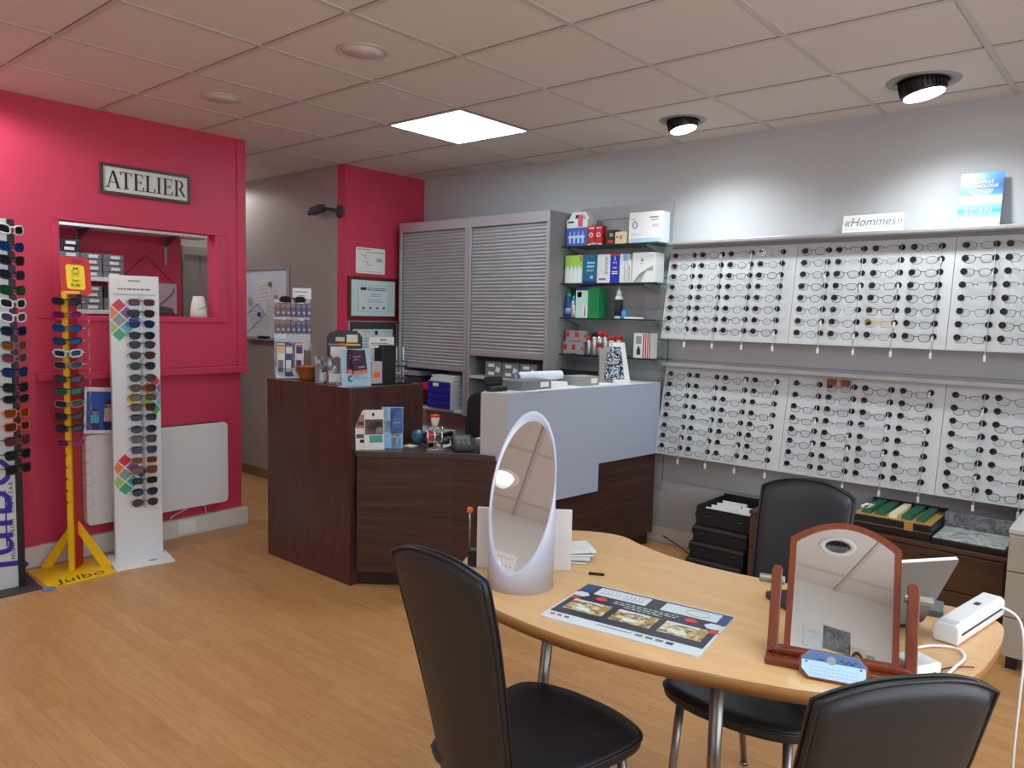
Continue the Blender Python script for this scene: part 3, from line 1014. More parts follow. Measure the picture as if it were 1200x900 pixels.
FR_BLACK = mat('frame_black', (24, 24, 26), .3)
FR_GUN = mat('frame_gunmetal', (70, 70, 74), .3, .7)
FR_BROWN = mat('frame_tortoise', (92, 52, 28), .3, noise=.5, scale=90)
FR_BLUE = mat('frame_blue', (48, 62, 130), .3)
FR_AMBER = mat('frame_amber', (214, 150, 66), .3, noise=.3, scale=90)
FR_SILV = mat('frame_silver', (150, 152, 156), .25, .8)
FR_CLEAR = mat('frame_pale_blue', (168, 190, 212), .25)
LENSBR = mat('clip_brown_lens', (92, 44, 28), .15)
KINDS = [
    ('thin black round', 'round', FR_BLACK, dict(lh=.040, rim=.0010)),
    ('black square', 'square', FR_BLACK, dict(lh=.034, rim=.0011, brow=.0014)),
    ('black panto', 'panto', FR_BLACK, dict(lh=.038, rim=.0013)),
    ('black half-rim', 'square', FR_BLACK, dict(lh=.032, rim=.0010, brow=.0015, halfrim=True)),
    ('gunmetal panto', 'panto', FR_GUN, dict(lh=.038, rim=.0010)),
    ('slim gunmetal', 'slim', FR_GUN, dict(lh=.030, rim=.0010, halfrim=True)),
    ('blue round', 'round', FR_BLUE, dict(lh=.040, rim=.0012)),
    ('tortoise square', 'square', FR_BROWN, dict(lh=.035, rim=.0014, brow=.0016)),
    ('amber cat-eye', 'cat', FR_AMBER, dict(lh=.032, rim=.0014, brow=.002)),
    ('silver round', 'round', FR_SILV, dict(lh=.038, rim=.0010)),
    ('pale blue panto', 'panto', FR_CLEAR, dict(lh=.037, rim=.0013)),
]
PROTO = {}
def get_specs(k):
    n, kind, fm, kw = KINDS[k]
    if k not in PROTO:
        PROTO[k] = (make_specs('eyeglasses', kind, fm, LENSC, fw=.134, temple=.05, curve=.5, drop=.004, **kw), [False])
    root, used = PROTO[k]
    if not used[0]:
        used[0] = True
        return root, True
    return root, False

ORD = ['first', 'second', 'third', 'fourth', 'fifth', 'sixth', 'seventh', 'eighth']
# tilted display boards: (name, y of left edge, top (x, z), bottom (x, z), first row z, last row z, columns)
UP, LO = ((3.16, 1.925), (3.08, 1.355)), ((3.152, 1.183), (3.05, .617))
COLS = [-.045, -.232, -.420, -.608]
rnd = random.Random(11)
def bx(prof, z):
    (x0, z0), (x1, z1) = prof
    return x0 + (x1 - x0) * (z0 - z) / (z0 - z1)
def board(where, y0, prof, rows, ncol, special, bw):
    t = thing('display_board', f'tilted grey eyewear display board, the {where} one on the display wall', 'display board', (0, y0, 0), 0, 'eyewear display boards')
    (x0, z0), (x1, z1) = prof
    g = MB()
    g.prism([(x0, z0), (x1, z1), (x1 + .013, z1 - .001), (x0 + .013, z0)], -bw, -.0005, 'XZ')
    g.build('board_panel', DISPB, t, bevel=.0015)
    zs = [rows[0] + (rows[1] - rows[0]) * k / 7 for k in range(8)]
    nrm = Vector((-(z0 - z1), 0, (x1 - x0))).normalized()
    up = Vector((x0 - x1, 0, z0 - z1)).normalized()
    for ci in range(ncol):
        ya = COLS[ci]
        for k, z in enumerate(zs):
            for yy in (ya, ya - .131):
                c = Vector((bx(prof, z), yy, z))
                m = MB()
                m.tube([c, c + nrm * .006], .0158, 14)
                m.build('holder_disc', BLACKM, t)
        # clear locking rod in front of each column with its white end piece
        yr = ya - .128
        a = Vector((bx(prof, zs[0]), yr, zs[0])) + nrm * .009
        b = Vector((bx(prof, z1 - .02), yr, z1 - .02)) + nrm * .009
        rd = MB().tube([a + up * .02, b], .0022, 6).build('locking_rod', mat('clear_rod', (222, 226, 228), .15, alpha=.55), t)
        m = MB()
        m.M = Matrix.Translation(b)
        m.box(-.004, .004, -.0055, .0055, -.026, .004)
        m.build('rod_end', WHITE, rd)
        for k in rnd.sample(range(8), 2):
            c = Vector((bx(prof, zs[k]), yr + rnd.uniform(-.004, .004), zs[k])) + nrm * .014
            m = MB(); m.M = Matrix.Translation(c)
            m.box(-.0006, .0006, -.006, .006, -.022, .004)
            m.build('price_tag', PAPER, t)
        for k, z in enumerate(zs):
            kk = special.get((k, ci))
            if kk is None:
                kk = rnd.choices([0, 1, 2, 3, 4, 5, 9], [3, 4, 4, 3, 3, 2, 1 if prof is UP else .3])[0]
            n = KINDS[kk][0]
            src, fresh = get_specs(kk)
            c = Vector((bx(prof, z), y0 + ya - .0655, z)) + nrm * .062 + up * -.002
            o = src if fresh else copy_tree(src, c)
            o.location = c
            tlt = math.atan2(x0 - x1, z0 - z1)
            o.rotation_euler = (rnd.uniform(-.05, .05), rnd.uniform(-.02, .02), R(-90) + rnd.uniform(-.04, .04))
            o.scale = (rnd.uniform(.93, 1.02),) * 3
            tag(o, f'{n} eyeglasses, {ORD[k]} row down, {ORD[ci]} column of the {where} board', 'eyeglasses', f'eyeglasses on the {where} board')
    return t
RU, RL = (1.883, 1.421), (1.130, .673)
board('upper left', -1.173, UP, RU, 4, {(5, 2): 6, (0, 0): 3, (1, 1): 0, (7, 1): 0}, .8185)
board('upper middle', -1.993, UP, RU, 4, {(5, 2): 7, (6, 2): 8, (5, 0): 0}, .7985)
board('upper right', -2.793, UP, RU, 2, {(1, 0): 2, (0, 0): 4}, .82)
board('lower left', -1.180, LO, RL, 4, {(3, 0): 4}, .8085)
board('lower middle', -1.990, LO, RL, 4, {(1, 1): 6, (5, 0): 6, (3, 2): 10, (6, 2): 6, (0, 1): 2}, .8055)
board('lower right', -2.797, LO, RL, 2, {(4, 0): 9}, .82)
# brown clip-on flipped up over one pair of the lower middle board
c = Vector((bx(LO, 1.15) - .07, -1.990 + COLS[1] - .0655, 1.152))
t = tag(make_specs('clip_on_sunglasses', 'square', FR_BROWN, LENSBR, fw=.134, lh=.036, rim=.0012, temple=.004, curve=.5, drop=0, loc=c), 'brown clip-on sunglasses flipped up on the top row of the lower middle board', 'sunglasses')
t.rotation_euler = (R(-14), 0, R(-90))

# shelves above the boards, signs
t = thing('wall_shelf', 'long narrow grey shelf along the top of the upper display boards', 'shelf', (0, 0, 0))
MB().box(3.085, 3.186, -3.8, -1.185, 1.945, 1.958).build('shelf_board', CABG, t, bevel=.002)
MB().box(3.079, 3.086, -3.8, -1.185, 1.948, 1.966).build('front_lip', ALU, t, bevel=.002)
t = thing('wall_rail', 'narrow grey rail along the top of the lower display boards', 'rail', (0, 0, 0))
MB().box(3.095, 3.186, -3.8, -1.182, 1.185, 1.195).build('rail_board', CABG, t, bevel=.0015)
MB().box(3.09, 3.096, -3.8, -1.182, 1.182, 1.203).build('front_lip', ALU, t, bevel=.0015)
ROTW = R(-90)   # local x runs to the right for someone facing the display wall
t = thing('table_sign', 'small white sign reading Hommes standing on the long wall shelf', 'sign', (3.125, -2.392, 1.959), ROTW)
t.rotation_euler = (R(-8), 0, ROTW)
MB().box(-.152, .152, 0, .003, 0, .105).build('sheet', PAPER, t)
MB().box(-.15, .15, .003, .04, 0, .002).build('foot', ACRYL, t)
text('«Hommes»', .066, INKG, t, (0, -.001, .064), shear=.25, sx=.95)
MB().box(-.147, .147, -.0008, 0, .028, .0295).build('rule', INKG, t)
t = thing('poster_stand', 'blue advertising card leaning on the wall above the display boards', 'poster', (3.115, -2.885, 1.961), ROTW)
t.rotation_euler = (R(-9), 0, ROTW)
card = bpy.data.materials.new('eden_blue_print')
card.use_nodes = True
nt = card.node_tree
tc = nt.nodes.new('ShaderNodeTexCoord'); sx_ = nt.nodes.new('ShaderNodeSeparateXYZ'); mr = nt.nodes.new('ShaderNodeMapRange'); cr = nt.nodes.new('ShaderNodeValToRGB')
mr.inputs['From Max'].default_value = .28
el = cr.color_ramp.elements
el[0].color = (*lin((130, 205, 245)), 1); el[1].color = (*lin((84, 166, 226)), 1)
for p, c in ((.12, (200, 232, 248)), (.3, (60, 160, 222)), (.42, (150, 210, 244)), (.5, (226, 240, 250)), (.6, (60, 142, 206)), (.75, (44, 94, 176))):
    e = el.new(p); e.color = (*lin(c), 1)
nt.links.new(tc.outputs['Object'], sx_.inputs[0]); nt.links.new(sx_.outputs[2], mr.inputs['Value']); nt.links.new(mr.outputs[0], cr.inputs[0])
nt.links.new(cr.outputs[0], nt.nodes['Principled BSDF'].inputs['Base Color'])
nt.nodes['Principled BSDF'].inputs['Roughness'].default_value = .3
MB().box(-.092, .092, 0, .004, 0, .275).build('card', card, t)
MB().box(-.03, .03, .004, .03, 0, .012).build('foot', WHITE, t)
text('LA\nNOUVELLE\nTECHNOLOGIE', .021, WHITE, t, (0, -.001, .228))
text('EDEN', .04, mat('eden_letters', (206, 234, 248), .4), t, (-.005, -.001, .083), sx=1.05, space=1.2)
g = MB()
for k, hw_ in enumerate((.052, .046, .036, .028)):
    g.box(-hw_, hw_, -.0008, 0, .186 - k * .011, .190 - k * .011)
g.tube([(.019 * math.cos(R(a)), -.001, .135 + .019 * math.sin(R(a))) for a in range(0, 360, 20)], .0014, 5, True)
g.tube([(-.012, -.001, .13), (0, -.001, .143), (.012, -.001, .138)], .0014, 5)
g.box(.03, .075, -.0008, 0, .015, .017).box(.03, .06, -.0008, 0, .024, .026).box(-.08, -.05, -.0008, 0, .008, .01)
g.build('print', mat('eden_marks', (232, 240, 246), .4), t)

# ------------------------------------------------------------------ roller-shutter cabinets
def cabinet(y1, zsh, label, slab, zslab):
    """unit 0.74 wide whose left side is at y1; x 2.85..3.185"""
    t = thing('shutter_cabinet', label, 'cabinet', (2.85, y1, 0))
    w = .76
    g = MB()
    g.box(0, .33, -.022, -.001, .72, 2.19).box(0, .33, -w + .001, -w + .022, .72, 2.19).box(.0, .33, -w + .022, -.022, 2.17, 2.19)
    g.box(.32, .33, -w + .022, -.022, .72, 2.17)
    g.build('carcass', CABI, t)
    m = MB()
    m.box(-.012, 0, -.03, -.001, .72, 2.19).box(-.012, 0, -w + .001, -w + .03, .72, 2.19).box(-.012, .002, -w + .03, -.03, 2.115, 2.19)
    m.build('front_frame', ALU, t, bevel=.003)
    m = MB()
    z = 2.115
    prof = []
    while z > zsh + .03:
        prof += [(.012, z), (.006, z - .003), (.0, z - .012), (.004, z - .0225)]
        z -= .0245
    A = [m._v((x, -.031, zz)) for x, zz in prof]
    B = [m._v((x, -w + .031, zz)) for x, zz in prof]
    for k in range(len(prof) - 1):
        m._f([A[k], A[k + 1], B[k + 1], B[k]])
    m.build('roller_shutter', ALUD, t)
    MB().box(-.006, .014, -w + .031, -.031, zsh, zsh + .034).build('bottom_bar', ALU, t, bevel=.003)
    MB().box(.0 if zslab > .8 else -.03, .319, -w + .023, -.023, zslab - .02, zslab).build('shelf', CABG, t, bevel=.002)
    return t
cabinet(1.085, 1.05, 'grey roller-shutter cabinet on the left, its shutter almost down', True, .755)
cc = cabinet(.322, 1.178, 'grey roller-shutter cabinet next to the glass shelves, shutter part open', True, 1.03)
MB().box(0, .319, -.737, -.023, .72, .74).build('shelf', CABG, cc)
# things in the left unit
t = thing('drawer_unit', 'blue-fronted desktop drawer unit under the left shutter', 'drawer unit', (2.79, .548, .756), 0)
MB().box(0, .28, -.125, .125, 0, .215).build('casing', mat('casing_pale_grey', (196, 198, 200), .5), t, bevel=.003)
for k in range(4):
    dr = MB().box(-.012, 0, -.117, .117, .006 + k * .052, .054 + k * .052).build('drawer', BLUED, t, bevel=.003)
    MB().box(-.014, -.011, -.08, .08, .012 + k * .052, .018 + k * .052).build('finger_grip', mat('drawer_blue_dark', (14, 22, 100), .4), dr)
    if k == 3:
        MB().box(-.0135, -.0115, .0, .06, .017 + k * .052, .043 + k * .052).build('label_window', PAPER, dr)
g = MB()
for k in range(4):
    g.box(.08, .25, -.1262, -.1248, .03 + k * .05, .034 + k * .05)
g.build('side_slots', CHAR, t)
for k, (dx, rz, l) in enumerate(((0, .02, 'lower sheaf of white papers lying on the blue drawer unit'), (.01, -.05, 'upper sheaf of white papers lying on the blue drawer unit'))):
    m = MB()
    for q_ in range(4):
        m.M = Matrix.Rotation(.03 * (q_ - 1.5), 4, 'Z')
        m.box(-.09, .13, -.13, .12, q_ * .005, q_ * .005 + .0035)
    tag(m.build('paper_sheaf', PAPER, loc=(2.9 + dx, .55, .972 + k * .021), rot=(0, 0, rz)), l, 'papers', 'papers on the blue drawer unit')
tag(MB().box(0, .2, -.05, .07, 0, .06).build('red_folder', mat('folder_crimson', (190, 20, 60), .5), loc=(2.86, .755, .88), bevel=.004), 'crimson folder beside the blue drawer unit', 'folder')
tag(MB().box(0, .24, -.055, .09, 0, .1).box(-.006, 0, -.04, .075, .02, .08).build('letter_tray', BLACK, loc=(2.85, .735, .7565 + .02), bevel=.004), 'black letter tray beneath the crimson folder', 'letter tray')
tag(MB().box(0, .25, -.1, .12, 0, .04).build('document_box', mat('box_greyblue', (120, 130, 134), .6), loc=(2.84, .935, .985), bevel=.003), 'grey document box behind the tall brown counter', 'box')
tag(MB().box(0, .25, -.1, .12, 0, .22).box(-.003, 0, -.06, .06, .05, .12).build('binder_box', BOXD, loc=(2.85, .935, .7565), bevel=.003), 'dark binder box under the grey document box', 'box')
# storage boxes in the right unit
for k, (y, l) in enumerate(((.075, 'left grey card box on the open shelf under the right shutter'), (-.09, 'middle grey card box on the open shelf under the right shutter'), (-.255, 'right grey card box on the open shelf under the right shutter'))):
    t = thing('storage_box', l, 'box', (2.87, y, 1.0305), 0, 'grey card boxes under the shutter')
    MB().box(0, .26, -.078, .078, 0, .056).build('lower_box', BOXG, t, bevel=.003)
    MB().box(0, .26, -.078, .078, .057, .112).build('upper_box', BOXG, t, bevel=.003)
    for z in (.026, .084):
        MB().box(-.003, 0, -.01, .045, z - .011, z + .011).build('label_holder', PAPER, t, bevel=.001)
    m = MB(); m.M = Matrix.Translation((-.004, -.048, .055)) @ Matrix.Rotation(R(20), 4, 'X')
    m.box(-.001, .001, -.02, .02, -.018, .018).build('paper_slip', PAPER, t)
tag(MB().box(0, .25, -.335, .335, 0, .03).build('lid_board', BOXD, loc=(2.9, -.06, 1.144), bevel=.003), 'dark lid board lying across the three card boxes', 'lid')

# ------------------------------------------------------------------ glass shelves with products
SHZ = [1.957, 1.707, 1.474, 1.225]
for k, z in enumerate(SHZ):
    t = thing('glass_shelf', ['top', 'second', 'third', 'lowest'][k] + ' glass shelf of the product bay beside the shutter cabinet', 'glass shelf', (2.96, -.445, z), 0, 'glass shelves')
    MB().box(0, .215, -.755, -.005, -.008, 0).build('glass_sheet', GLASSP, t)
    MB().box(-.0015, 0, -.755, -.005, -.008, 0).build('front_edge', GLASSE, t)
    for y in (-.06, -.65):
        MB().prism([(.03, -.009), (.222, -.009), (.222, -.06), (.2, -.06), (.03, -.014)], y - .003, y + .003, 'XZ').build('bracket', ALU, t)
PX = 3.0
def carton(name, y0, y1, shelf, h, cols, label, depth=.09, cat='box', group='product boxes on the glass shelves', x=PX, deco=None, z=None):
    """upright carton; cols = (front, side, top)"""
    w = y0 - y1
    t = thing(name, label, cat, (x, (y0 + y1) / 2, (SHZ[shelf] if z is None else z) + .0006), ROTW, group)
    g = MB()
    w2 = w / 2 - .001
    g.box(-w2, w2, 0, depth, 0, h, 0)
    g.build('carton', [cols[0]], t, bevel=.0015)
    if len(cols) > 1:
        MB().box(w2 - .0002, w2 + .0006, .002, depth - .002, .002, h - .002).build('side_print', cols[1], t)
    if deco:
        deco(t, w2, h)
    return t
def bars(t, m, items, name='print'):
    g = MB()
    for x0, x1, z0, z1 in items:
        g.box(x0, x1, -.0008, 0, z0, z1)
    return g.build(name, m, t)
WHC = mat('carton_white', (226, 226, 224), .5)
def d_house(t, w, h):
    bars(t, mat('carton_blue', (66, 98, 176), .5), [(-w, w, .0, .125)])
    g = MB()
    for k in range(4):
        x = -w * .62 + k * w * .4
        g.box(x - .008, x + .008, -.0012, -.0006, .02, .07).box(x - .003, x + .003, -.0012, -.0006, .07, .1)
    g.box(-w * .8, w * .75, -.0014, -.0006, .055, .072)
    g.build('vial_print', mat('print_lightblue', (190, 212, 240), .5), t)
    bars(t, INK, [(-w * .85, -w * .3, .158, .17)], 'name_print')
    MB().box(w * .1, w * .55, -.0014, -.0002, .13, .21).build('flash', mat('flash_rose', (206, 96, 120), .5), t)
    MB().box(w - .001, w + .0012, .002, .088, 0, .12).build('side_panel', mat('carton_blue_side', (56, 82, 150), .5), t)
t = carton('gable_carton', -.455, -.632, 0, .18, (WHC,), 'blue and white gable-topped carton on the top glass shelf', .10, deco=d_house)
MB().prism([(-.087, .18), (.087, .18), (.055, .232), (-.055, .232)], .02, .08, 'XZ').build('gable', WHC, t, bevel=.002)
MB().prism([(-.03, .19), (.03, .19), (.022, .214), (-.022, .214)], .0185, .02, 'XZ').build('handle_hole', BLACK, t)
def d_red(t, w, h):
    g = MB()
    g.tube([(-.002 + .013 * math.cos(R(a)), -.001, .07 + .013 * math.sin(R(a))) for a in range(0, 360, 20)], .004, 5, True)
    g.build('ring_print', WHITE, t)
    MB().disc((-.002, -.0012, .07), (1, 0, 0), (0, 0, 1), .009).build('dot_print', mat('dot_green', (70, 110, 90), .5), t)
    bars(t, WHITE, [(-w * .8, w * .7, .112, .118), (-w, w, 0, .012)])
for y0, y1, l in ((-.636, -.694, 'red drops carton with a white ring, nearer the gable carton'), (-.697, -.752, 'red drops carton with a white ring, beside the bare stretch of shelf')):
    t = carton('drops_carton', y0, y1, 0, .128, (RED, mat('red_side', (170, 20, 22), .5)), l, .05, deco=d_red)
    MB().lathe([(.012, .128), (.01, .14), (.004, .15), (.003, .165)], 12, (0, .025, 0)).build('dropper_tip', ACRYL, t)
t = thing('bottle_lid', 'small pale blue lid lying in front of the red drops cartons', 'lid', (2.985, -.70, SHZ[0] + .0006))
MB().lathe([(.024, 0), (.024, .01), (.018, .016), (.001, .017)], 20).build('lid', mat('lid_pale_blue', (150, 186, 206), .3), t)
carton('small_carton', -.787, -.858, 0, .095, (mat('carton_black', (30, 26, 26), .5),), 'small black carton with red print on the top glass shelf', .06,
       deco=lambda t, w, h: (bars(t, RED, [(-w * .7, w * .5, .01, .03)]), bars(t, PAPER, [(-w * .4, w * .5, .055, .06), (-w * .4, w * .3, .068, .072)], 'text_print')))
carton('small_carton', -.862, -.938, 0, .078, (mat('carton_cream', (222, 200, 160), .5),), 'small cream carton beside the black one', .06, x=2.985,
       deco=lambda t, w, h: (bars(t, mat('cream_dark', (150, 120, 80), .5), [(-w * .8, -w * .3, .04, .05), (w * .0, w * .4, .03, .055)]),))
def d_white(t, w, h):
    bars(t, mat('print_palesky', (170, 200, 216), .5), [(-w, w, 0, .03)])
    g = MB().tube([(-w * .62 + .016 * math.cos(R(a)), -.001, .115 + .02 * math.sin(R(a))) for a in range(0, 360, 20)], .003, 5, True)
    g.build('drop_print', mat('drop_blue', (80, 110, 150), .5), t)
    bars(t, INKG, [(w * .25, w * .8, .155, .163), (w * .35, w * .8, .14, .145), (w * .45, w * .8, .11, .113), (w * .45, w * .8, .1, .103), (-w * .9, -w * .6, .15, .153), (-w * .9, -w * .2, .055, .057)], 'text_print')
carton('lens_carton', -.955, -1.195, 0, .195, (WHC, mat('side_white_blue', (206, 216, 220), .5)), 'large white lens carton at the right end of the top glass shelf', .1, deco=d_white)
def d_green(t, w, h):
    bars(t, mat('carton_frost', (206, 214, 206), .5), [(-w, w, .0, .105)])
    g = MB()
    for k in range(4):
        x = -w * .66 + k * w * .44
        g.box(x - .014, x + .014, -.0014, -.0006, .01, .08).box(x - .005, x + .005, -.0014, -.0006, .08, .12)
        g.disc((x, -.0016, .085), (1, 0, 0), (0, 0, 1), .012)
    g.build('bottle_print', mat('bottle_print_white', (232, 236, 232), .5), t)
    MB().box(w * .7, w * .95, -.0012, -.0002, .145, .185).build('flash', mat('flash_rose'.strip(), (206, 96, 120), .5), t)
carton('solution_carton', -.452, -.600, 1, .19, (LIME, mat('lime_side', (130, 170, 70), .5)), 'wide lime green carton at the left end of the second glass shelf', .1, deco=d_green)
def d_teal(t, w, h):
    bars(t, mat('print_iceblue', (150, 206, 226), .5), [(-w * .4, w * .75, .13, .142), (-w * .4, w * .6, .105, .118), (-w * .5, w * .6, .085, .09), (-w * .5, w * .5, .078, .081), (w * .1, w * .5, .03, .05)])
    bars(t, mat('print_navyband', (16, 52, 120), .5), [(-w, w, 0, .016)], 'band')
carton('solution_carton', -.603, -.716, 1, .19, (TEAL,), 'dark teal solution carton beside the lime green one', .1, deco=d_teal)
def d_acuvue(t, w, h):
    o = text('ACUVUE', .03, INKG, t, (w * .45, -.001, .115), rot=(R(90), R(90), 0))
    bars(t, INKG, [(-w * .7, w * .4, .02, .032)])
    MB().tube([(-w * .9, -.001, .05), (-w * .3, -.001, .09), (w * .2, -.001, .06)], .0012, 4).build('swash_print', mat('swash_salmon', (206, 150, 140), .5), t)
carton('lens_carton', -.719, -.822, 1, .188, (WHC,), 'white lens carton with upright lettering between the teal and the dark blue cartons', .1, deco=d_acuvue)
def d_3(t, w, h):
    text('3', .034, WHITE, t, (0, -.001, .158)); text('MOIS', .014, WHITE, t, (0, -.001, .132))
    bars(t, RED, [(-w, w, .176, .188)])
    bars(t, WHITE, [(-w * .7, w * .7, .07, .076), (-w * .7, w * .7, .058, .064), (-w * .5, w * .5, .1, .103), (-w * .5, w * .4, .094, .096)], 'text_print')
carton('solution_carton', -.825, -.892, 1, .188, (mat('carton_royal', (30, 44, 176), .45),), 'dark blue three month carton in the middle of the second glass shelf', .1, deco=d_3)
carton('lens_carton', -.895, -.955, 1, .186, (WHC,), 'slim white carton with a pale blue corner next to the dark blue one', .1,
       deco=lambda t, w, h: (bars(t, mat('corner_blue', (110, 170, 222), .5), [(-w * .1, w, .14, h)]), bars(t, INKG, [(w * .2, w * .3, .01, .13), (w * .6, w * .7, .01, .1)], 'line_print')))
carton('lens_carton', -.957, -.985, 1, .145, (WHC,), 'very narrow low white carton beside the leaf-patterned one', .1, deco=lambda t, w, h: bars(t, INKG, [(-w * .3, w * .1, .01, .11)]))
def d_leaf(t, w, h):
    g = MB()
    for k in range(5):
        a = .01 + k * .011
        g.tube([(-w * .85 + k * .012, -.0008, .0 + .004), (-w * .3 + k * .012, -.0008, .05 + a * .6), (w * .85, -.0008, .11 - k * .008)], .0016 + .0006 * (k % 2), 4)
    g.build('leaf_print', mat('leaf_teal', (120, 158, 164), .5), t)
    bars(t, INKG, [(-w * .3, 0, .15, .154), (-w * .25, -w * .02, .135, .146), (-w * .3, 0, .12, .123)])
carton('lens_carton', -.99, -1.16, 1, .19, (WHC, mat('side_white', (214, 214, 216), .5)), 'wide white carton with a grey-green leaf pattern on the second glass shelf', .11, deco=d_leaf)
def bottle(name, y, shelf, h, r, bm_, cm, label, x=PX + .03, band=None, capr=.6, tip=True, group='bottles on the glass shelves'):
    t = thing(name, label, 'bottle', (x, y, SHZ[shelf] + .0006), ROTW, group)
    hb = h * .72
    MB().lathe([(r * .94, 0), (r, .004), (r, hb * .92), (r * .8, hb), (r * .5, hb + .004)], 24).build('body', bm_, t)
    c = MB().lathe([(r * capr, 0), (r * capr, h * .15), (r * capr * .8, h * .17)], 20, (0, 0, hb + .003)).build('cap', cm, t)
    if tip:
        MB().lathe([(r * .22, 0), (r * .12, h * .1), (.001, h * .105)], 12, (0, 0, hb + .002 + h * .17)).build('tip', cm, t)
    if band:
        MB().lathe([(r + .0004, hb * band[1]), (r + .0004, hb * band[2])], 24).build('label_band', band[0], t)
    return t
bottle('solution_bottle', -.475, 2, .185, .027, mat('bottle_blue', (28, 74, 150), .3), mat('cap_cyan', (30, 170, 190), .35), 'blue bottle with a cyan cap at the left end of the third glass shelf', band=(mat('band_pale', (140, 170, 210), .4), .2, .5))
bottle('solution_bottle', -.522, 2, .16, .024, SILVER, mat('cap_cyan2', (60, 176, 196), .35), 'silver bottle beside the blue one on the third glass shelf', x=PX + .025)
def d_gw(t, w, h):
    bars(t, mat('carton_mint', (196, 220, 206), .5), [(-w, w * .05, .0, .185)])
    bars(t, BLUE, [(-w, w * .05, .19, .205)], 'band')
    bars(t, mat('badge_dark', (40, 70, 70), .5), [(-w * .88, -w * .5, .14, .175)], 'badge')
    g = MB()
    for x, hh in ((-w * .25, .09), (-w * .08, .075)):
        g.box(x - .012, x + .012, -.0014, -.0006, .015, hh).box(x - .004, x + .004, -.0014, -.0006, hh, hh + .02)
    g.build('bottle_print', WHITE, t)
    bars(t, mat('print_dkgreen', (14, 96, 56), .5), [(w * .2, w * .9, .03 + k * .016, .034 + k * .016) for k in range(10)], 'text_print')
carton('solution_carton', -.553, -.742, 2, .205, (GREEN,), 'green and white twin-bottle carton on the third glass shelf', .1, deco=d_gw)
bottle('solution_bottle', -.88, 2, .205, .027, mat('bottle_white', (222, 222, 220), .35), WHITE, 'tall white bottle with black print in the middle of the third glass shelf', band=(INK, .12, .85))
t = bottle('eye_drops', -.93, 2, .07, .019, mat('bottle_sky', (70, 140, 210), .3), mat('cap_blue', (50, 120, 200), .35), 'little sky blue bottle next to the tall white one', tip=False, x=PX + .02)
tag(MB().box(0, .05, -.12, .0, 0, .012).build('blister_strip', WHITE, loc=(PX - .02, -.955, SHZ[2] + .0006), bevel=.003), 'flat white blister strip lying on the third glass shelf', 'blister strip')
def d_sq(t, w, h):
    bars(t, RED, [(-w * .92, -w * .6, .03, .065), (-w * .1, w * .25, .03, .065), (w * .8, w, .03, .05)])
    bars(t, mat('sq_dark', (120, 60, 60), .5), [(-w * .6, -w * .4, .0, .006), (-w * .3, w * .4, .0, .006)], 'foot_print')
GBX = mat('carton_grey', (150, 148, 146), .5)
carton('grey_carton', -.452, -.628, 3, .085, (GBX,), 'grey carton with red squares, lower of two on the lowest glass shelf', .09, deco=d_sq)
carton('grey_carton', -.470, -.648, 3, .073, (GBX,), 'grey carton with red squares, upper of two on the lowest glass shelf', .09, deco=d_sq, z=SHZ[3] + .0865, x=PX + .005)
CAPR = mat('cap_red', (226, 40, 26), .4)
spray = [(-.655, .135, .017, 'slim'), (-.70, .17, .02, 'black-capped'), (-.742, .175, .0215, 'tall'), (-.787, .172, .0205, 'plain'), (-.838, .145, .028, 'stout'), (-.895, .15, .024, 'half-hidden')]
sl = ['slim silver spray with a red cap, first of the row beside the grey cartons', 'silver spray with a black cap, second of the row on the lowest glass shelf', 'tall silver spray with a red cap beside the black-capped one', 'silver spray with a red cap, fourth of the row on the lowest glass shelf', 'stout silver spray with a wide red cap left of the sparkling display', 'silver spray with a red cap half hidden behind the sparkling display']
for (y, h, r, k), l in zip(spray, sl):
    bottle('lens_spray', y, 3, h, r, SILVER, BLACK if k == 'black-capped' else CAPR, l, capr=.8, tip=False, band=(mat('spray_band_red', (180, 60, 60), .4), .45, .7) if k == 'tall' else None)
for y0, y1, l, x in ((-1.015, -1.145, 'red and white striped carton at the right end of the lowest glass shelf', PX + .01),):
    carton('striped_carton', y0, y1, 3, .16, (WHC,), l, .08, x=x, deco=lambda t, w, h: (bars(t, mat('stripe_red', (176, 24, 36), .5), [(w * (.12 + .24 * k), w * (.24 + .24 * k), .0, h) for k in range(4)]), bars(t, INK, [(-w * .6, -w * .2, .02, .06), (-w * .5, -w * .3, .06, .075)], 'bottle_print'), bars(t, mat('box_outline', (150, 150, 150), .5), [(-w * .7, -w * .1, .09, .14)], 'window_print')))
t = thing('flat_tray', 'flat black tray under the glass shelves behind the pale counter', 'tray', (2.98, -.6, 1.05), 0)
MB().box(0, .2, -.17, .15, 0, .012).box(-.004, .004, -.17, .15, 0, .07).build('tray', BLACK, t, bevel=.002)
MB().box(.0, .19, -.16, .14, -.33, -.001).build('stand', CABI, t)
MB().box(.0, .19, -.16, .14, -.47, -.331).build('base_box', CABI, t)

# ------------------------------------------------------------------ low furniture by the display wall
t = thing('low_cabinet', 'low dark brown drawer cabinet under the display boards', 'cabinet', (2.75, -2.56, 0))
MB().box(.012, .428, -.6, .6, .05, .42).box(.03, .42, -.58, .58, 0, .05).build('carcass', BROWNCAB, t, bevel=.003)
MB().box(-.004, .428, -.604, .604, .42, .44).build('top', BROWNCAB, t, bevel=.003)
for k in range(2):
    for j in range(2):
        y0, y1 = (-.595, -.003) if k == 0 else (.003, .595)
        d = MB().box(-.008, .012, y0, y1, .06 + j * .18, .235 + j * .18).build('drawer', BROWNCAB, t, bevel=.002)
        MB().box(-.014, -.008, (y0 + y1) / 2 - .05, (y0 + y1) / 2 + .05, .2 + j * .18, .21 + j * .18).build('handle', BLACK, d, bevel=.002)
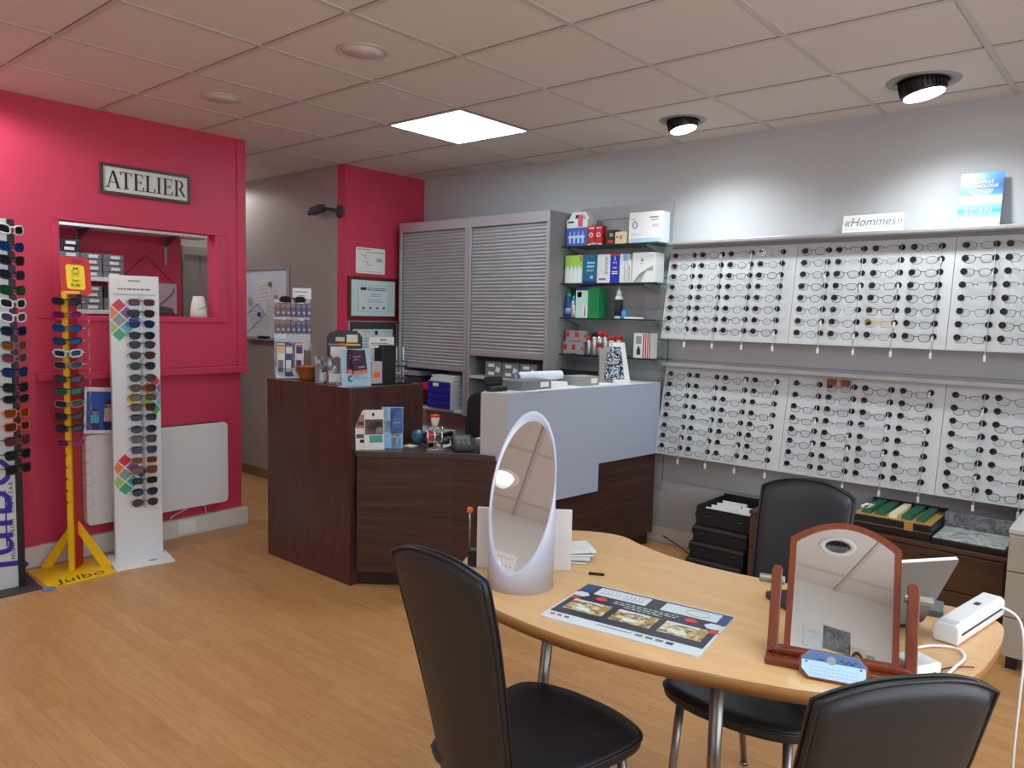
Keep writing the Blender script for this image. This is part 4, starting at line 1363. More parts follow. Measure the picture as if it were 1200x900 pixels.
# stacked black sample trays on the floor
TR = [(0, .0, 'bottom'), (1, .095, 'second'), (2, .19, 'third'), (3, .29, 'top')]
tl = ['lowest black sample case of the stack by the brown cabinet', 'second black sample case from the floor by the brown cabinet', 'third black sample case from the floor by the brown cabinet', 'topmost black sample case, open and full of white frame cards']
for k, z, _ in TR:
    t = thing('sample_case', tl[k], 'case', (2.79 - .01 * (3 - k), -1.79 + .012 * (3 - k), z + .001), 0, 'black sample cases stacked on the floor')
    if k < 3:
        MB().box(0, .37, -.16, .17, 0, .093).build('case_body', BLACKM, t, bevel=.004)
        MB().box(-.006, .372, -.162, .172, .074, .086).build('rim', CHAR, t, bevel=.002)
    else:
        g = MB().box(0, .37, -.16, .17, 0, .05)
        g.box(0, .008, -.16, .17, .05, .10).box(.362, .37, -.16, .17, .05, .12).box(.008, .362, -.16, -.152, .05, .11).box(.008, .362, .162, .17, .05, .11)
        g.build('case_body', BLACKM, t)
        for q_ in range(9):
            y = -.14 + q_ * .013 if q_ < 5 else -.06 + (q_ - 5) * .052
            m = MB()
            if q_ < 5:
                m.M = Matrix.Translation((.03 + q_ * .035, -.09 , .052)) @ Matrix.Rotation(R(12), 4, 'Y')
                m.box(0, .022, -.05, .05, 0, .05)
            else:
                m.M = Matrix.Translation((.04 + (q_ - 5) * .075, .06, .052)) @ Matrix.Rotation(R(12), 4, 'Y')
                m.box(0, .02, -.075, .075, 0, .045)
            m.build('frame_card', PAPER, t)
    for s in (-.1, .1):
        MB().tube([(-.004, s - .02, .06), (-.016, s - .02, .055), (-.016, s + .02, .055), (-.004, s + .02, .06)], .003, 6).build('handle', BLACK, t)
    MB().tube([(.03, .168, .07), (.03, .186, .06), (.03, .188, .035)], .004, 6).build('strap', BLACKM, t)
# open trial lens case
t = thing('trial_lens_case', 'open trial lens case with rows of green-edged lenses on the brown cabinet', 'lens case', (2.79, -2.665, .4405), 0)
MB().box(0, .36, -.18, .18, 0, .075).build('case_body', BLACK, t, bevel=.004)
MB().box(-.002, .362, -.182, .182, .036, .04).build('seam', STEEL, t)
MB().box(.345, .36, -.18, .18, .076, .10).build('lid_edge', BLACK, t)
g = MB().box(.005, .35, -.176, .176, .075, .079)
g.build('tray', GOLD, t)
for k in range(5):
    y = .125 - k * .062
    m = MB()
    for i in range(24):
        x = .03 + i * .0125
        m.M = Matrix.Translation((x, y, .079)) @ Matrix.Rotation(R(15), 4, 'Y')
        if k == 2 or k == 4:
            m.box(0, .003, -.018, .018, 0, .02, 0)
        else:
            m.box(0, .004, -.022, .022, 0, .021, 0)
    m.build('lens_row', [mat('lens_rim_white', (222, 214, 190), .3) if k in (2,) else mat('lens_rim_green', (26, 92, 66), .35)], t)
m = MB()
m.tube([(.04, .14, .09), (.08, .16, .1), (.12, .15, .105), (.15, .12, .1)], .006, 8, True)
m.build('trial_frame', WHITE, t)
MB().box(-.004, 0, -.10, -.06, .035, .08).build('latch', GOLD, t, bevel=.002)
# marble-look display tray
t = thing('marble_tray', 'grey marble-patterned display tray with an upright back on the brown cabinet', 'tray', (2.77, -3.0, .4405))
MB().box(0, .33, -.155, .15, 0, .028).build('base', BLACK, t, bevel=.003)
MB().box(.005, .27, -.15, .145, .028, .034).build('marble_slab', MARBLE, t, bevel=.002)
MB().box(.28, .292, -.155, .15, .028, .105).build('back_panel', MARBLED, t, bevel=.002)
# tall-ish grey steel cabinet at the right edge
t = thing('steel_cabinet', 'beige-grey steel drawer cabinet at the right edge beside the brown cabinet', 'cabinet', (2.56, -3.185, 0))
MB().box(.012, .5, -.46, 0, .06, .60).build('carcass', GREYCAB, t, bevel=.003)
MB().box(.0, .5, -.462, .002, .60, .622).build('top', mat('cab_top', (196, 194, 188), .4), t, bevel=.003)
for k in range(3):
    z0 = (.065, .24, .44)[k]; z1 = (.235, .435, .595)[k]
    d = MB().box(-.006, .012, -.458, -.002, z0, z1).build('drawer', GREYCAB, t, bevel=.002)
    if k == 2:
        MB().box(-.012, -.006, -.3, -.06, z1 - .05, z1 - .03).build('handle', GOLD, d, bevel=.002)
for y in (-.04, -.42):
    MB().box(.03, .07, y - .02, y + .02, 0, .06).build('foot', BLACK, t)
t = thing('calculator', 'white desk calculator lying on the beige-grey steel cabinet', 'calculator', (2.72, -3.32, .6225), R(-20))
MB().prism([(-.06, 0), (.07, 0), (.07, .05), (.05, .05), (-.06, .014)], -.09, .09, 'XZ').build('body', WHITE, t, bevel=.003)
MB().box(-.02, .02, -.04, .04, .03, .032).build('display', INKG, t)

# ------------------------------------------------------------------ reception counters
t = thing('tall_counter', 'tall dark wenge counter block with small goods on top', 'counter', (1.24, -.38, 0))
MB().box(0, .022, 0, .80, 0, 1.073).build('side_panel', WENGE, t, bevel=.002)
MB().box(.022, .52, 0, .022, 0, 1.073).build('front_panel', WENGE, t, bevel=.002)
MB().box(.022, .52, .022, .80, 1.045, 1.0725).build('counter_top', mat('counter_top_dark', (70, 52, 50), .35), t, bevel=.002)
MB().box(.498, .52, .022, .80, 0, 1.045).build('back_panel', WENGE, t)
MB().box(.022, .498, .778, .80, 0, 1.045).build('end_panel', WENGE, t)
LT = .742
t = thing('low_counter', 'low dark wenge counter with a slightly curved front joining the two taller ones', 'counter', (0, 0, 0))
fr = [(1.25, -.42), (1.33, -.525), (1.403, -.605), (1.50, -.71), (1.59, -.808), (1.642, -.905), (1.69, -1.016)]
bk = [(1.675, -.895), (1.80, -.80), (1.92, -.72), (2.05, -.70), (2.05, -.42), (1.77, -.383), (1.262, -.383)]
MB().prism(fr + bk, LT - .03, LT).build('counter_top', mat('counter_top_dark', (70, 52, 50), .35), t, bevel=.002)
def offs(P, d):
    out = []
    for i, p in enumerate(P):
        a, b = P[max(i - 1, 0)], P[min(i + 1, len(P) - 1)]
        n = Vector((b[1] - a[1], -(b[0] - a[0]))).normalized()
        out.append((p[0] - n.x * d, p[1] - n.y * d))
    return out
inner = offs(fr, -.012)
chk = Vector(inner[2]) - Vector(fr[2])
sgn = 1 if chk.dot(Vector((.7, .7))) > 0 else -1
fp = fr[:-1] + [(1.692, -1.026)]
in1 = offs(fp, -.012 * sgn); in2 = offs(fp, -.035 * sgn); in3 = offs(fr, -.06 * sgn); in4 = offs(fr, -.08 * sgn)
MB().prism(in1 + in2[::-1], .085, LT - .031, smooth=False).build('front_panel', WENGEH, t)
MB().prism(in3 + in4[::-1], 0, .085).build('plinth', mat('plinth_dark', (40, 26, 24), .5), t)
# pale counter with a stepped panel over a wenge base
A, B = Vector((1.74, -1.046)), Vector((3.09, -1.181))
ux = (B - A).normalized(); ang = math.atan2(ux.y, ux.x); Lc = (B - A).length
t = thing('pale_counter', 'pale grey lacquered counter with a stepped lower edge over a dark wenge base', 'counter', (A.x, A.y, 0), ang)
step = 2.497; xs = (step - A.x) / ux.x
MB().prism([(0, .445), (xs, .445), (xs, .612), (Lc, .612), (Lc, 1.072), (0, 1.072)], 0, .02, 'XZ').build('front_panel', LACQ, t, bevel=.0015)
# the short end return
E0 = Vector((1.671, -.92)) - A
el_ = E0.length; ea = math.atan2(E0.y, E0.x) - ang
m = MB(); m.M = Matrix.Rotation(ea, 4, 'Z')
m.box(0, el_, -.02, 0, .1, 1.0715)
m.build('end_panel', LACQS, t, bevel=.0015)
bx1 = Matrix.Rotation(-ang, 4, 'Z') @ Vector((*E0, 0))
MB().prism([(.004, .004), (Lc, .004), (Lc, .30), (.16, .30), (bx1.x + .01, bx1.y)], 1.052, 1.0725).build('counter_top', mat('counter_top_white', (214, 216, 218), .4), t, bevel=.0015)
MB().box(.02, Lc, .022, .05, .085, 1.05).build('base_panel', WENGEH, t)
MB().box(.02, Lc, .06, .09, 0, .085).build('plinth', mat('plinth_dark', (40, 26, 24), .5), t)
MB().box(.18, Lc - .05, .27, .29, 0, 1.05).build('back_panel', LACQS, t)
CA = ang
def on_pale(u, v):
    p = A + ux * u + Vector((-ux.y, ux.x)) * v
    return (p.x, p.y, 1.0732)

# open black spectacle case, grey boxes, paper roll, sparkling display
t = thing('glasses_case', 'open black hard glasses case at the left end of the pale counter', 'glasses case', on_pale(.03, .12), CA)
MB().prism(rrect(.13, .06, .02), 0, .026).build('bottom_shell', BLACK, t, bevel=.008, seg=3)
m = MB(); m.M = Matrix.Translation((0, .03, .026)) @ Matrix.Rotation(R(78), 4, 'X')
m.prism(rrect(.13, .05, .02, cy=.024), 0, .02)
m.build('lid', BLACK, t, bevel=.007, seg=3)
MB().prism(rrect(.114, .044, .016), .0261, .0275).build('lining', CHAR, t)
def grey_box(u, v, w, d, h, label, rz=0):
    t = thing('grey_box', label, 'box', on_pale(u, v), CA + rz, 'grey boxes on the pale counter')
    MB().box(-w / 2, w / 2, -d / 2, d / 2, 0, h).build('box_body', BOXG if w > .2 else CABI, t, bevel=.002)
    MB().box(w * .12, w * .40, -d / 2 - .0015, -d / 2, h * .25, h * .8).build('label_holder', PAPER, t)
    return t
grey_box(.26, .13, .26, .16, .052, 'grey card box beside the open black glasses case', .1)
grey_box(.73, .14, .18, .14, .055, 'smaller pale grey box between the paper roll and the sparkling display', -.06)
m = MB()
N = 60
A_, B_ = [], []
for k in range(N + 1):
    a = k / N * 2 * math.pi * 2.4
    r = .028 - .009 * k / N
    A_.append(m._v((-.17, r * math.cos(a), .03 + r * math.sin(a)))); B_.append(m._v((.17, r * math.cos(a), .03 + r * math.sin(a))))
for k in range(N):
    m._f([A_[k], A_[k + 1], B_[k + 1], B_[k]], 0, True)
p = on_pale(.44, .20)
tag(m.build('paper_roll', mat('roll_paper', (226, 232, 244), .6), loc=(p[0], p[1], p[2] + .03), rot=(0, 0, CA - .05)), 'loose roll of white paper lying on top of the pale counter', 'paper roll')
p = on_pale(.44, .15)
tag(MB().box(-.1, .13, -.06, .1, 0, .028).box(-.09, .14, -.055, .1, .008, .012, 1).build('brochure_pile', [PAPER, PALEB], loc=p, rot=(0, 0, CA + .08)), 'pile of white and blue brochures beneath the paper roll', 'brochures')
for k, (u, v, r_, l) in enumerate(((.25, .035, .05, 'white sheet hanging slightly over the front edge of the pale counter'), (.52, .05, -.08, 'white sheet lying in front of the paper roll'), (.86, .08, .12, 'white sheet lying under the sparkling display'))):
    p = on_pale(u, v)
    tag(MB().box(-.13, .13, -.04, .09, 0, .0012).build('paper_sheet', PAPER, loc=(p[0], p[1], p[2] + .0004 * k), rot=(0, 0, CA + r_)), l, 'paper')
t = thing('sparkle_display', 'white countertop display with a glittering mosaic panel at the right end of the pale counter', 'display', on_pale(1.05, .10), CA - .35)
# a leaning white frame with a grey left cheek and a mosaic insert
m = MB()
m.M = Matrix.Rotation(R(-9), 4, 'X')
out = [(-.035, 0), (.085, 0), (.058, .255), (-.03, .255)]
inn = [(-.034, .022), (.045, .022), (.03, .228), (-.0295, .228)]
m.prism([out[0], out[1], inn[1], inn[0]], 0, .018, 'XZ'); m.prism([out[1], out[2], inn[2], inn[1]], 0, .018, 'XZ')
m.prism([out[2], out[3], inn[3], inn[2]], 0, .018, 'XZ'); m.prism([out[3], out[0], inn[0], inn[3]], 0, .018, 'XZ')
m.build('frame', WHITE, t, bevel=.002)
m = MB(); m.M = Matrix.Rotation(R(-9), 4, 'X')
m.prism([(-.092, .024), (.05, .024), (.036, .23), (-.02, .23), (-.06, .20), (-.082, .13)], .004, .016, 'XZ')
m.build('mosaic_panel', SPARK, t)
m = MB(); m.M = Matrix.Rotation(R(-9), 4, 'X')
m.prism([(-.125, .0), (.04, 0), (.03, .25), (-.115, .215)], .0165, .03, 'XZ')
m.build('side_cheek', mat('cheek_greige', (150, 146, 142), .5), t, bevel=.002)
MB().box(-.12, .085, .032, .12, 0, .01).build('base', WHITE, t)

# ------------------------------------------------------------------ goods on the tall counter (top at 1.073)
TC = 1.0735
# clear rack of lens-cloth blisters
rk = thing('accessory_rack', 'clear acrylic rack of hanging packs with a small sign on the tall counter', 'rack', (1.386, .372, TC), R(-30))
MB().box(-.10, .11, -.07, .07, 0, .006).build('base', mat('rack_base_white', (214, 216, 220), .3), rk, bevel=.002)
MB().box(-.105, .105, .05, .054, .006, .472).build('back_sheet', ACRYL, rk)
MB().box(-.105, -.101, -.05, .05, .006, .215).box(.101, .105, -.05, .05, .006, .215).box(-.101, .101, -.05, -.047, .006, .06).build('pocket', ACRYL, rk)
g = MB()
for z in (.265, .365):
    for k in range(7):
        x = -.09 + k * .03
        g.tube([(x, .05, z + .085), (x, -.05, z + .085), (x, -.055, z + .09)], .0012, 5)
    g.tube([(-.105, -.05, z + .083), (.105, -.05, z + .083)], .0016, 5)
g.build('hooks', CHROME, rk)
sg = MB().box(0, .11, .04, .042, .475, .54).build('sign_card', PAPER, rk)
g = MB(); lines(g, .008, .10, [.518], .04, .005); lines(g, .035, .08, [.495], .04, .004); g.build('print', INK, sg)
PACKB, PACKO = mat('pack_indigo', (52, 50, 100), .3), mat('pack_mauve', (82, 50, 66), .3)
for z, rowname in ((.265, 'lower'), (.365, 'upper')):
    for k in range(7):
        x = -.09 + k * .03
        c = Vector((1.386, .372, TC)) + Matrix.Rotation(R(-30), 3, 'Z') @ Vector((x, -.025, z))
        t = thing('hanging_pack', f'small {"mauve" if k < 3 else "indigo"} pack, {["first", "second", "third", "fourth", "fifth", "sixth", "seventh"][k]} in the {rowname} row of the clear rack', 'pack', c, R(-30), 'packs hanging on the clear rack')
        MB().box(-.013, .013, -.016, .012, 0, .08).build('blister', PACKO if k < 3 else PACKB, t, bevel=.002)
        MB().box(-.013, .013, -.018, -.0161, .056, .079).build('header_card', mat('pack_header_grey', (108, 108, 124), .4) if k > 2 else mat('pack_header_pink', (150, 100, 100), .4), t)
        MB().disc((.003, -.0172, .025), (1, 0, 0), (0, 0, 1), .008).build('emblem', mat('pack_emblem', (170, 166, 190), .4), t)
for k, (x, m1, m2, l) in enumerate(((-.07, PAPER, mat('leaf_gold', (222, 190, 120), .5), 'white pamphlet with yellow print in the clear rack pocket'), (-.025, mat('pamphlet_indigo', (66, 70, 120), .5), PAPER, 'indigo pamphlet in the clear rack pocket'), (.035, PAPER, mat('pamphlet_violet', (70, 50, 120), .5), 'white pamphlet with violet and red print in the clear rack pocket'))):
    c = Vector((1.386, .372, TC + .0065)) + Matrix.Rotation(R(-30), 3, 'Z') @ Vector((x, -.03, 0))
    t = thing('pamphlet', l, 'pamphlet', c, R(-30))
    MB().box(-.024, .024, 0, .012, 0, .2).build('sheet', m1, t)
    g = MB().box(-.018, .018, -.0008, 0, .14, .18, 0).box(-.018, .012, -.0008, 0, .03, .1, 0 if k else 1).box(-.02, .02, -.0008, 0, .182, .192, 1)
    g.build('print', [m2, RED if k == 2 else INKG], t)
c = Vector((1.386, .372, TC)) + Matrix.Rotation(R(-30), 3, 'Z') @ Vector((0, 0, .468))
t = make_specs('safety_goggles', 'sport', BLACK, mat('dark_lens', (26, 26, 30), .1), fw=.15, lh=.04, rim=.003, temple=.06, curve=2.5, loc=c)
t.rotation_euler = (R(-20), 0, R(-30)); tag(t, 'black goggles resting on top of the clear rack', 'goggles')
# basket
t = tag(MB().lathe([(.05, 0), (.056, .01), (.072, .045), (.079, .075), (.083, .077), (.083, .083), (.076, .083), (.069, .05), (.05, .012), (.001, .010)], 36).build('wicker_basket', BASK, loc=(1.36, .16, TC)), 'round brown wicker basket on the tall counter', 'basket')
# silver pouches
for x, y, rz, l in ((1.335, -.02, .3, 'crumpled silver pouch with a white label beside the basket'), (1.33, -.135, -.2, 'crumpled silver pouch with a white label beside the pale blue display')):
    t = thing('silver_pouch', l, 'pouch', (x, y, TC), R(-35) + rz, 'silver pouches on the tall counter')
    rr_ = random.Random(int(y * 1000))
    fb = [[rr_.uniform(-.012, .012) for _ in range(11)] for _ in range(11)]
    m = MB()
    for sgn_ in (-1, 1):
        m.grid(lambda u, v: ((u - .5) * .115 * (1 - .12 * v) , sgn_ * (.024 * math.sin(math.pi * u) ** .7 * (1 - v) ** .6 + .0015) + fb[int(u * 10)][int(v * 10)] * math.sin(math.pi * u) * (1 - abs(2 * v - 1)) + v * .02, v * .145 + fb[int(v * 10)][int(u * 10)] * v), 10, 10)
    m.build('foil', FOIL, t)
    MB().box(-.035, .03, -.032, -.027, .012, .06).build('white_label', PAPER, t)
# black card display
t = thing('card_display', 'black cardboard product display with coloured cards behind the silver pouches', 'display', (1.43, -.07, TC), R(-42))
m = MB(); m.M = Matrix.Rotation(R(-8), 4, 'X')
m.prism([(-.10, 0), (.10, 0), (.10, .26), (.085, .285), (.04, .30), (-.04, .30), (-.085, .285), (-.10, .26)], 0, .006, 'XZ')
m.build('back_card', CHAR, t)
MB().box(-.09, .09, -.03, .06, 0, .02).build('foot', BLACK, t)
m = MB(); m.M = Matrix.Rotation(R(-8), 4, 'X')
m.box(-.078, .012, -.002, 0, .1, .205, 0).box(.02, .09, -.002, 0, .07, .11, 1).box(.02, .085, -.002, 0, .12, .16, 2).box(-.05, .0, -.002, 0, .235, .26, 3).box(.012, .075, -.004, 0, .23, .275, 4)
m.box(-.09, -.03, -.002, 0, .213, .222, 5).box(-.03, .01, -.002, 0, .211, .224, 1).box(.01, .09, -.002, 0, .212, .223, 6).disc((-.04, -.0025, .125), (1, 0, 0), (0, 0, 1), .024, mi=2)
m.build('cards', [PAPER, ORANGE, mat('card_greybrown', (150, 120, 110), .5), mat('card_cream', (200, 190, 160), .5), mat('note_cream', (226, 220, 196), .6), mat('card_mauve', (140, 120, 180), .5), YEL], t)
# pale blue display with pouch
t = thing('pouch_display', 'pale blue display card holding dark purple pouches at the corner of the tall counter', 'display', (1.325, -.325, TC), R(-5))
m = MB(); m.M = Matrix.Rotation(R(-5), 4, 'X')
m.box(-.092, .092, 0, .004, 0, .205)
m.build('back_card', PALEB, t)
MB().box(-.085, .085, .004, .06, 0, .004).build('foot', WHITE, t)
m = MB(); m.M = Matrix.Rotation(R(-5), 4, 'X')
m.tube([(-.038 + .012 * math.cos(R(a)), -.001, .045 + .014 * math.sin(R(a))) for a in range(60, 330, 20)], .004, 5)
lines(m, -.02, .07, [.042, .05], -.0005, .003, 1, 0)
m.build('print', [BLUE, mat('print_paleink', (120, 150, 180), .5)], t)
for x, y, z, rz, l in ((-.02, -.004, .075, .06, 'back'), (.012, -.014, .072, -.1, 'front')):
    m = MB(); m.M = Matrix.Translation((x, y, z)) @ Matrix.Rotation(R(-5), 4, 'X') @ Matrix.Rotation(rz, 4, 'Y')
    m.prism(rrect(.088, .125, .006, cy=.0625), -.005, .003, 'XZ', 0)
    m.box(-.044, .044, -.0062, .004, .0, .018, 1).box(-.035, .015, -.0058, -.005, .09, .096, 2).box(-.035, .0, -.0058, -.005, .075, .08, 2).box(-.012, .03, -.0058, -.005, .03, .04, 2)
    m.tube([(-.01, -.006, .045), (.01, -.006, .052), (.03, -.006, .045)], .003, 5, mi=3)
    m.build('pouch', [mat('pouch_purple_' + l, (66, 44, 72) if l == 'front' else (50, 26, 50), .4), mat('pouch_coral', (226, 124, 96), .45), mat('pouch_greyprint', (150, 140, 150), .5), BLACK], t)
# black pen-and-cord display with its paper sign
t = thing('cord_display', 'black display box with coloured cords and a small white sign on the tall counter', 'display', (1.56, -.26, TC), R(-10))
MB().box(-.03, .06, -.04, .05, 0, .22).build('box_body', BLACK, t, bevel=.003)
MB().box(-.11, .16, -.06, .07, 0, .008).build('base', BLACK, t)
c1 = MB().box(-.09, .07, .0, .003, .205, .265).build('sign_card', PAPER, t)
g = MB(); lines(g, -.02, .03, [.25], 0, .008); lines(g, -.08, .06, [.23, .221], 0, .004); g.build('print', INK, c1)
MB().box(-.10, -.035, -.05, .0, .008, .13).box(-.09, -.05, -.0515, -.05, .04, .07, 1).build('leaflet_box', [mat('leaflet_greyrose', (190, 180, 176), .5), ORANGE], t)
for x in (.075, .12):
    MB().tube([(x, -.02, .008), (x, -.02, .21)], .005, 10).build('clear_post', mat('clear_rod', (222, 226, 228), .15, alpha=.55), t)
    for k, (z, c) in enumerate(((.03, BLUE), (.06, LIME) if x < .1 else (.07, mat('cord_pink', (226, 130, 170), .5)), (.1, CHAR), (.13, TEAL))):
        MB().tube([(x - .014, -.035, z), (x + .016, -.035, z), (x + .02, -.02, z + .004)], .005, 8).build('cord_roll', c, t)
# ------------------------------------------------------------------ things on the low counter (top at .735)
LZ = LT + .0005
def brochure(x, y, rz, w, h, d, cols, label, tilt_=-10):
    t = thing('brochure_stack', label, 'brochures', (x, y, LZ), rz)
    t.rotation_euler = (R(tilt_), 0, rz)
    MB().box(-w / 2, w / 2, 0, d, 0, h).build('sheets', PAPER, t)
    g = MB()
    for x0, x1, z0, z1, mi in cols[1]:
        g.box(x0 * w, x1 * w, -.0009, 0, z0 * h, z1 * h, mi)
    g.build('cover_print', cols[0], t)
    return t
PR = [mat('photo_rose', (170, 120, 116), .5), mat('photo_dark', (70, 58, 60), .5), mat('cover_teal', (64, 150, 140), .5), mat('cover_blue', (64, 104, 190), .5), mat('cover_sky', (140, 190, 230), .5), mat('cover_sand', (220, 190, 140), .5), INK, mat('cover_pale', (206, 214, 226), .5)]
brochure(1.30, -.412, R(-20), .075, .21, .018, (PR, [(-.45, .45, .55, .9, 0), (-.3, .3, .62, .72, 1), (-.45, .1, .3, .4, 1), (-.2, .45, .18, .26, 6)]), 'narrow white brochures with a portrait cover at the inner corner of the low counter')
brochure(1.345, -.452, R(-32), .105, .215, .03, (PR, [(-.46, .46, .38, .76, 1), (-.4, .1, .42, .6, 0), (.1, .44, .4, .55, 7), (-.2, .35, .5, .7, 0), (-.25, .42, .18, .36, 2), (-.1, .02, .84, .92, 6)]), 'white brochures with a photo and green band standing in the middle of the three stacks')
brochure(1.445, -.478, R(-42), .115, .225, .03, (PR, [(-.5, .5, 0, 1, 4), (-.1, .48, .36, .98, 3), (-.45, -.2, .7, .95, 7), (-.4, -.1, .4, .66, 7), (-.05, .4, .28, .4, 5), (-.05, .42, .02, .26, 7), (0, .4, .5, .54, 7), (0, .4, .6, .64, 7), (.05, .4, .7, .74, 7)]), 'blue brochures, rightmost of the three stacks on the low counter')
t = tag(MB().lathe([(.012, 0), (.03, .008), (.042, .03), (.046, .045), (.04, .066), (.02, .082), (.003, .085)], 10, smooth=False).build('crystal_ornament', TEALG, loc=(1.64, -.47, LZ)), 'faceted blue-grey glass ornament on the low counter', 'ornament')
t = thing('cellophane_wrap', 'clear crumpled cellophane beside the blue ornament on the low counter', 'cellophane', (1.70, -.50, LZ))
m = MB(); m.grid(lambda u, v: (.04 * math.cos(6.28 * u) * (1 + .2 * math.sin(19 * u)), .04 * math.sin(6.28 * u) * (1 + .2 * math.sin(23 * u)), v * .07 * (1 + .2 * math.sin(17 * u))), 24, 4); m.build('film', mat('cellophane', (200, 206, 214), .15, alpha=.4), t)
t = tag(MB().lathe([(.014, 0), (.034, .012), (.047, .04), (.044, .062), (.028, .084), (.003, .09)], 10, smooth=False).build('crystal_ornament', PURPLE, loc=(1.64, -.575, LZ)), 'round dark purple glass ornament on the low counter', 'ornament')
tag(MB().box(-.03, .03, -.03, .03, 0, .006).build('sticky_notes', mat('note_yellow', (226, 218, 170), .7), loc=(1.56, -.50, LZ), rot=(0, 0, .3)), 'pale yellow sticky note pad beside the ornaments', 'sticky notes')
# stamp holder
t = thing('stamp_holder', 'silver wire stamp rack holding a red-topped stamp on the low counter', 'stamp rack', (1.585, -.665, LZ), R(-38))
g = MB()
for x in (-.038, .0, .038):
    for y in (-.02, .02):
        g.tube([(x, y, .004), (x, y, .125)], .0035, 6)
for z in (.006, .045, .085, .122):
    g.tube([(-.038, -.02, z), (.038, -.02, z), (.038, .02, z), (-.038, .02, z)], .0035, 6, True)
g.build('wire_rack', CHROME, t)
MB().box(-.044, .044, -.026, .026, 0, .006).build('base', STEEL, t)
MB().box(-.03, -.008, -.014, .014, .05, .1).box(.008, .03, -.014, .014, .05, .09, 1).build('small_stamps', [REDD, CHAR], t)
s_ = thing('rubber_stamp', 'rubber stamp with a white handle and red cap standing in the wire rack', 'stamp', (1.585, -.665, LZ + .127), R(-38))
MB().lathe([(.010, 0), (.018, .012), (.024, .04), (.024, .052)], 16).build('handle', mat('stamp_cream', (220, 210, 200), .4), s_)
MB().lathe([(.026, .052), (.026, .064), (.012, .068), (.001, .069)], 16).build('cap', CAPR, s_)
# phone handset, terminal, papers
t = thing('computer_mouse', 'black computer mouse on white papers beside the card terminal', 'mouse', (1.72, -.60, LZ + .011), R(20))
MB().lathe([(.028, 0), (.034, .006), (.033, .018), (.022, .03), (.001, .034)], 20).build('shell', BLACK, t)
MB().box(-.006, .006, -.03, -.012, .024, .032).build('wheel', CHAR, t)
t = thing('card_terminal', 'black card payment terminal with a keypad on the low counter', 'card terminal', (1.70, -.765, LZ), R(-38))
m = MB().prism([(-.075, .0), (.085, .0), (.085, .07), (.065, .072), (-.06, .034), (-.075, .022)], -.055, .055, 'YZ')
m.build('body', BLACK, t, bevel=.005, seg=2)
m = MB(); m.M = Matrix.Translation((0, -.06, .0345)) @ Matrix.Rotation(R(17), 4, 'X')
for i in range(3):
    for j in range(4):
        m.box(-.036 + i * .026, -.016 + i * .026, .004 + j * .015, .015 + j * .015, 0, .004, 1 if j == 0 and i == 0 else 0)
m.box(-.04, .04, .07, .115, 0, .002, 2)
m.build('keypad', [mat('key_grey', (110, 112, 114), .5), REDD, mat('lcd_green_grey', (110, 124, 116), .3)], t)
for k, (x, y, l) in enumerate(((1.74, -.585, 'white papers under the black mouse'), (1.88, -.80, 'stack of folded white papers between the card terminal and the pale counter'))):
    m = MB()
    for q_ in range(3 if k == 0 else 7):
        m.M = Matrix.Rotation(.05 * ((q_ * 7) % 5 - 2), 4, 'Z')
        m.box(-.09 if k == 0 else -.045, .09 if k == 0 else .045, -.07, .07, q_ * .0035 if k == 0 else q_ * .007, q_ * .0035 + .003 if k == 0 else q_ * .007 + .005)
    tag(m.build('paper_stack', PAPER, loc=(x, y, LZ), rot=(0, 0, .2)), l, 'papers')
# desk return and black office chair behind the counters
t = thing('office_chair', 'black office chair with armrests behind the counters', 'office chair', (2.32, -.38, 0), R(205))
MB().box(-.25, .25, -.24, .24, .44, .53).build('seat', BLACKM, t, bevel=.03, seg=3)
m = MB(); m.M = Matrix.Translation((-.24, 0, .56)) @ Matrix.Rotation(R(-8), 4, 'Y')
m.prism(rrect(.46, .40, .08, cy=.20), -.03, .03, 'YZ')
m.build('backrest', BLACKM, t, bevel=.012)
for s in (-1, 1):
    MB().tube([(-.15, s * .26, .48), (-.16, s * .29, .6), (-.12, s * .29, .69), (.12, s * .29, .70), (.18, s * .28, .66)], .016, 10).build('armrest', BLACK, t)
MB().cyl((0, 0, .1), (0, 0, .44), .03, 14).build('gas_post', CHROME, t)
for k in range(5):
    a = 2 * math.pi * k / 5
    lg = MB().tube([(0, 0, .11), (.28 * math.cos(a), .28 * math.sin(a), .075)], [.025, .016], 8).build('leg', BLACK, t)
    MB().cyl((.28 * math.cos(a) - .02 * math.sin(a), .28 * math.sin(a) + .02 * math.cos(a), .03), (.28 * math.cos(a) + .02 * math.sin(a), .28 * math.sin(a) - .02 * math.cos(a), .03), .03, 14).build('caster', BLACK, lg)
t = thing('pedestal', 'pale grey drawer pedestal on the floor behind the low counter', 'drawer pedestal', (2.45, .62, 0), 0)
MB().box(0, .4, -.2, .2, 0, .60).build('carcass', CABG, t, bevel=.003)
for k in range(3):
    MB().box(-.012, 0, -.195, .195, .02 + k * .195, .205 + k * .195).build('drawer', CABG, t, bevel=.003)
t = tag(MB().box(0, .3, -.11, .11, 0, .42).box(-.004, 0, -.09, .09, .05, .38, 1).build('computer_tower', [mat('tower_greige', (150, 144, 134), .5), mat('tower_front', (120, 116, 108), .5)], loc=(2.74, .17, .001), bevel=.006), 'greige computer tower on the floor under the shutter cabinets', 'computer')

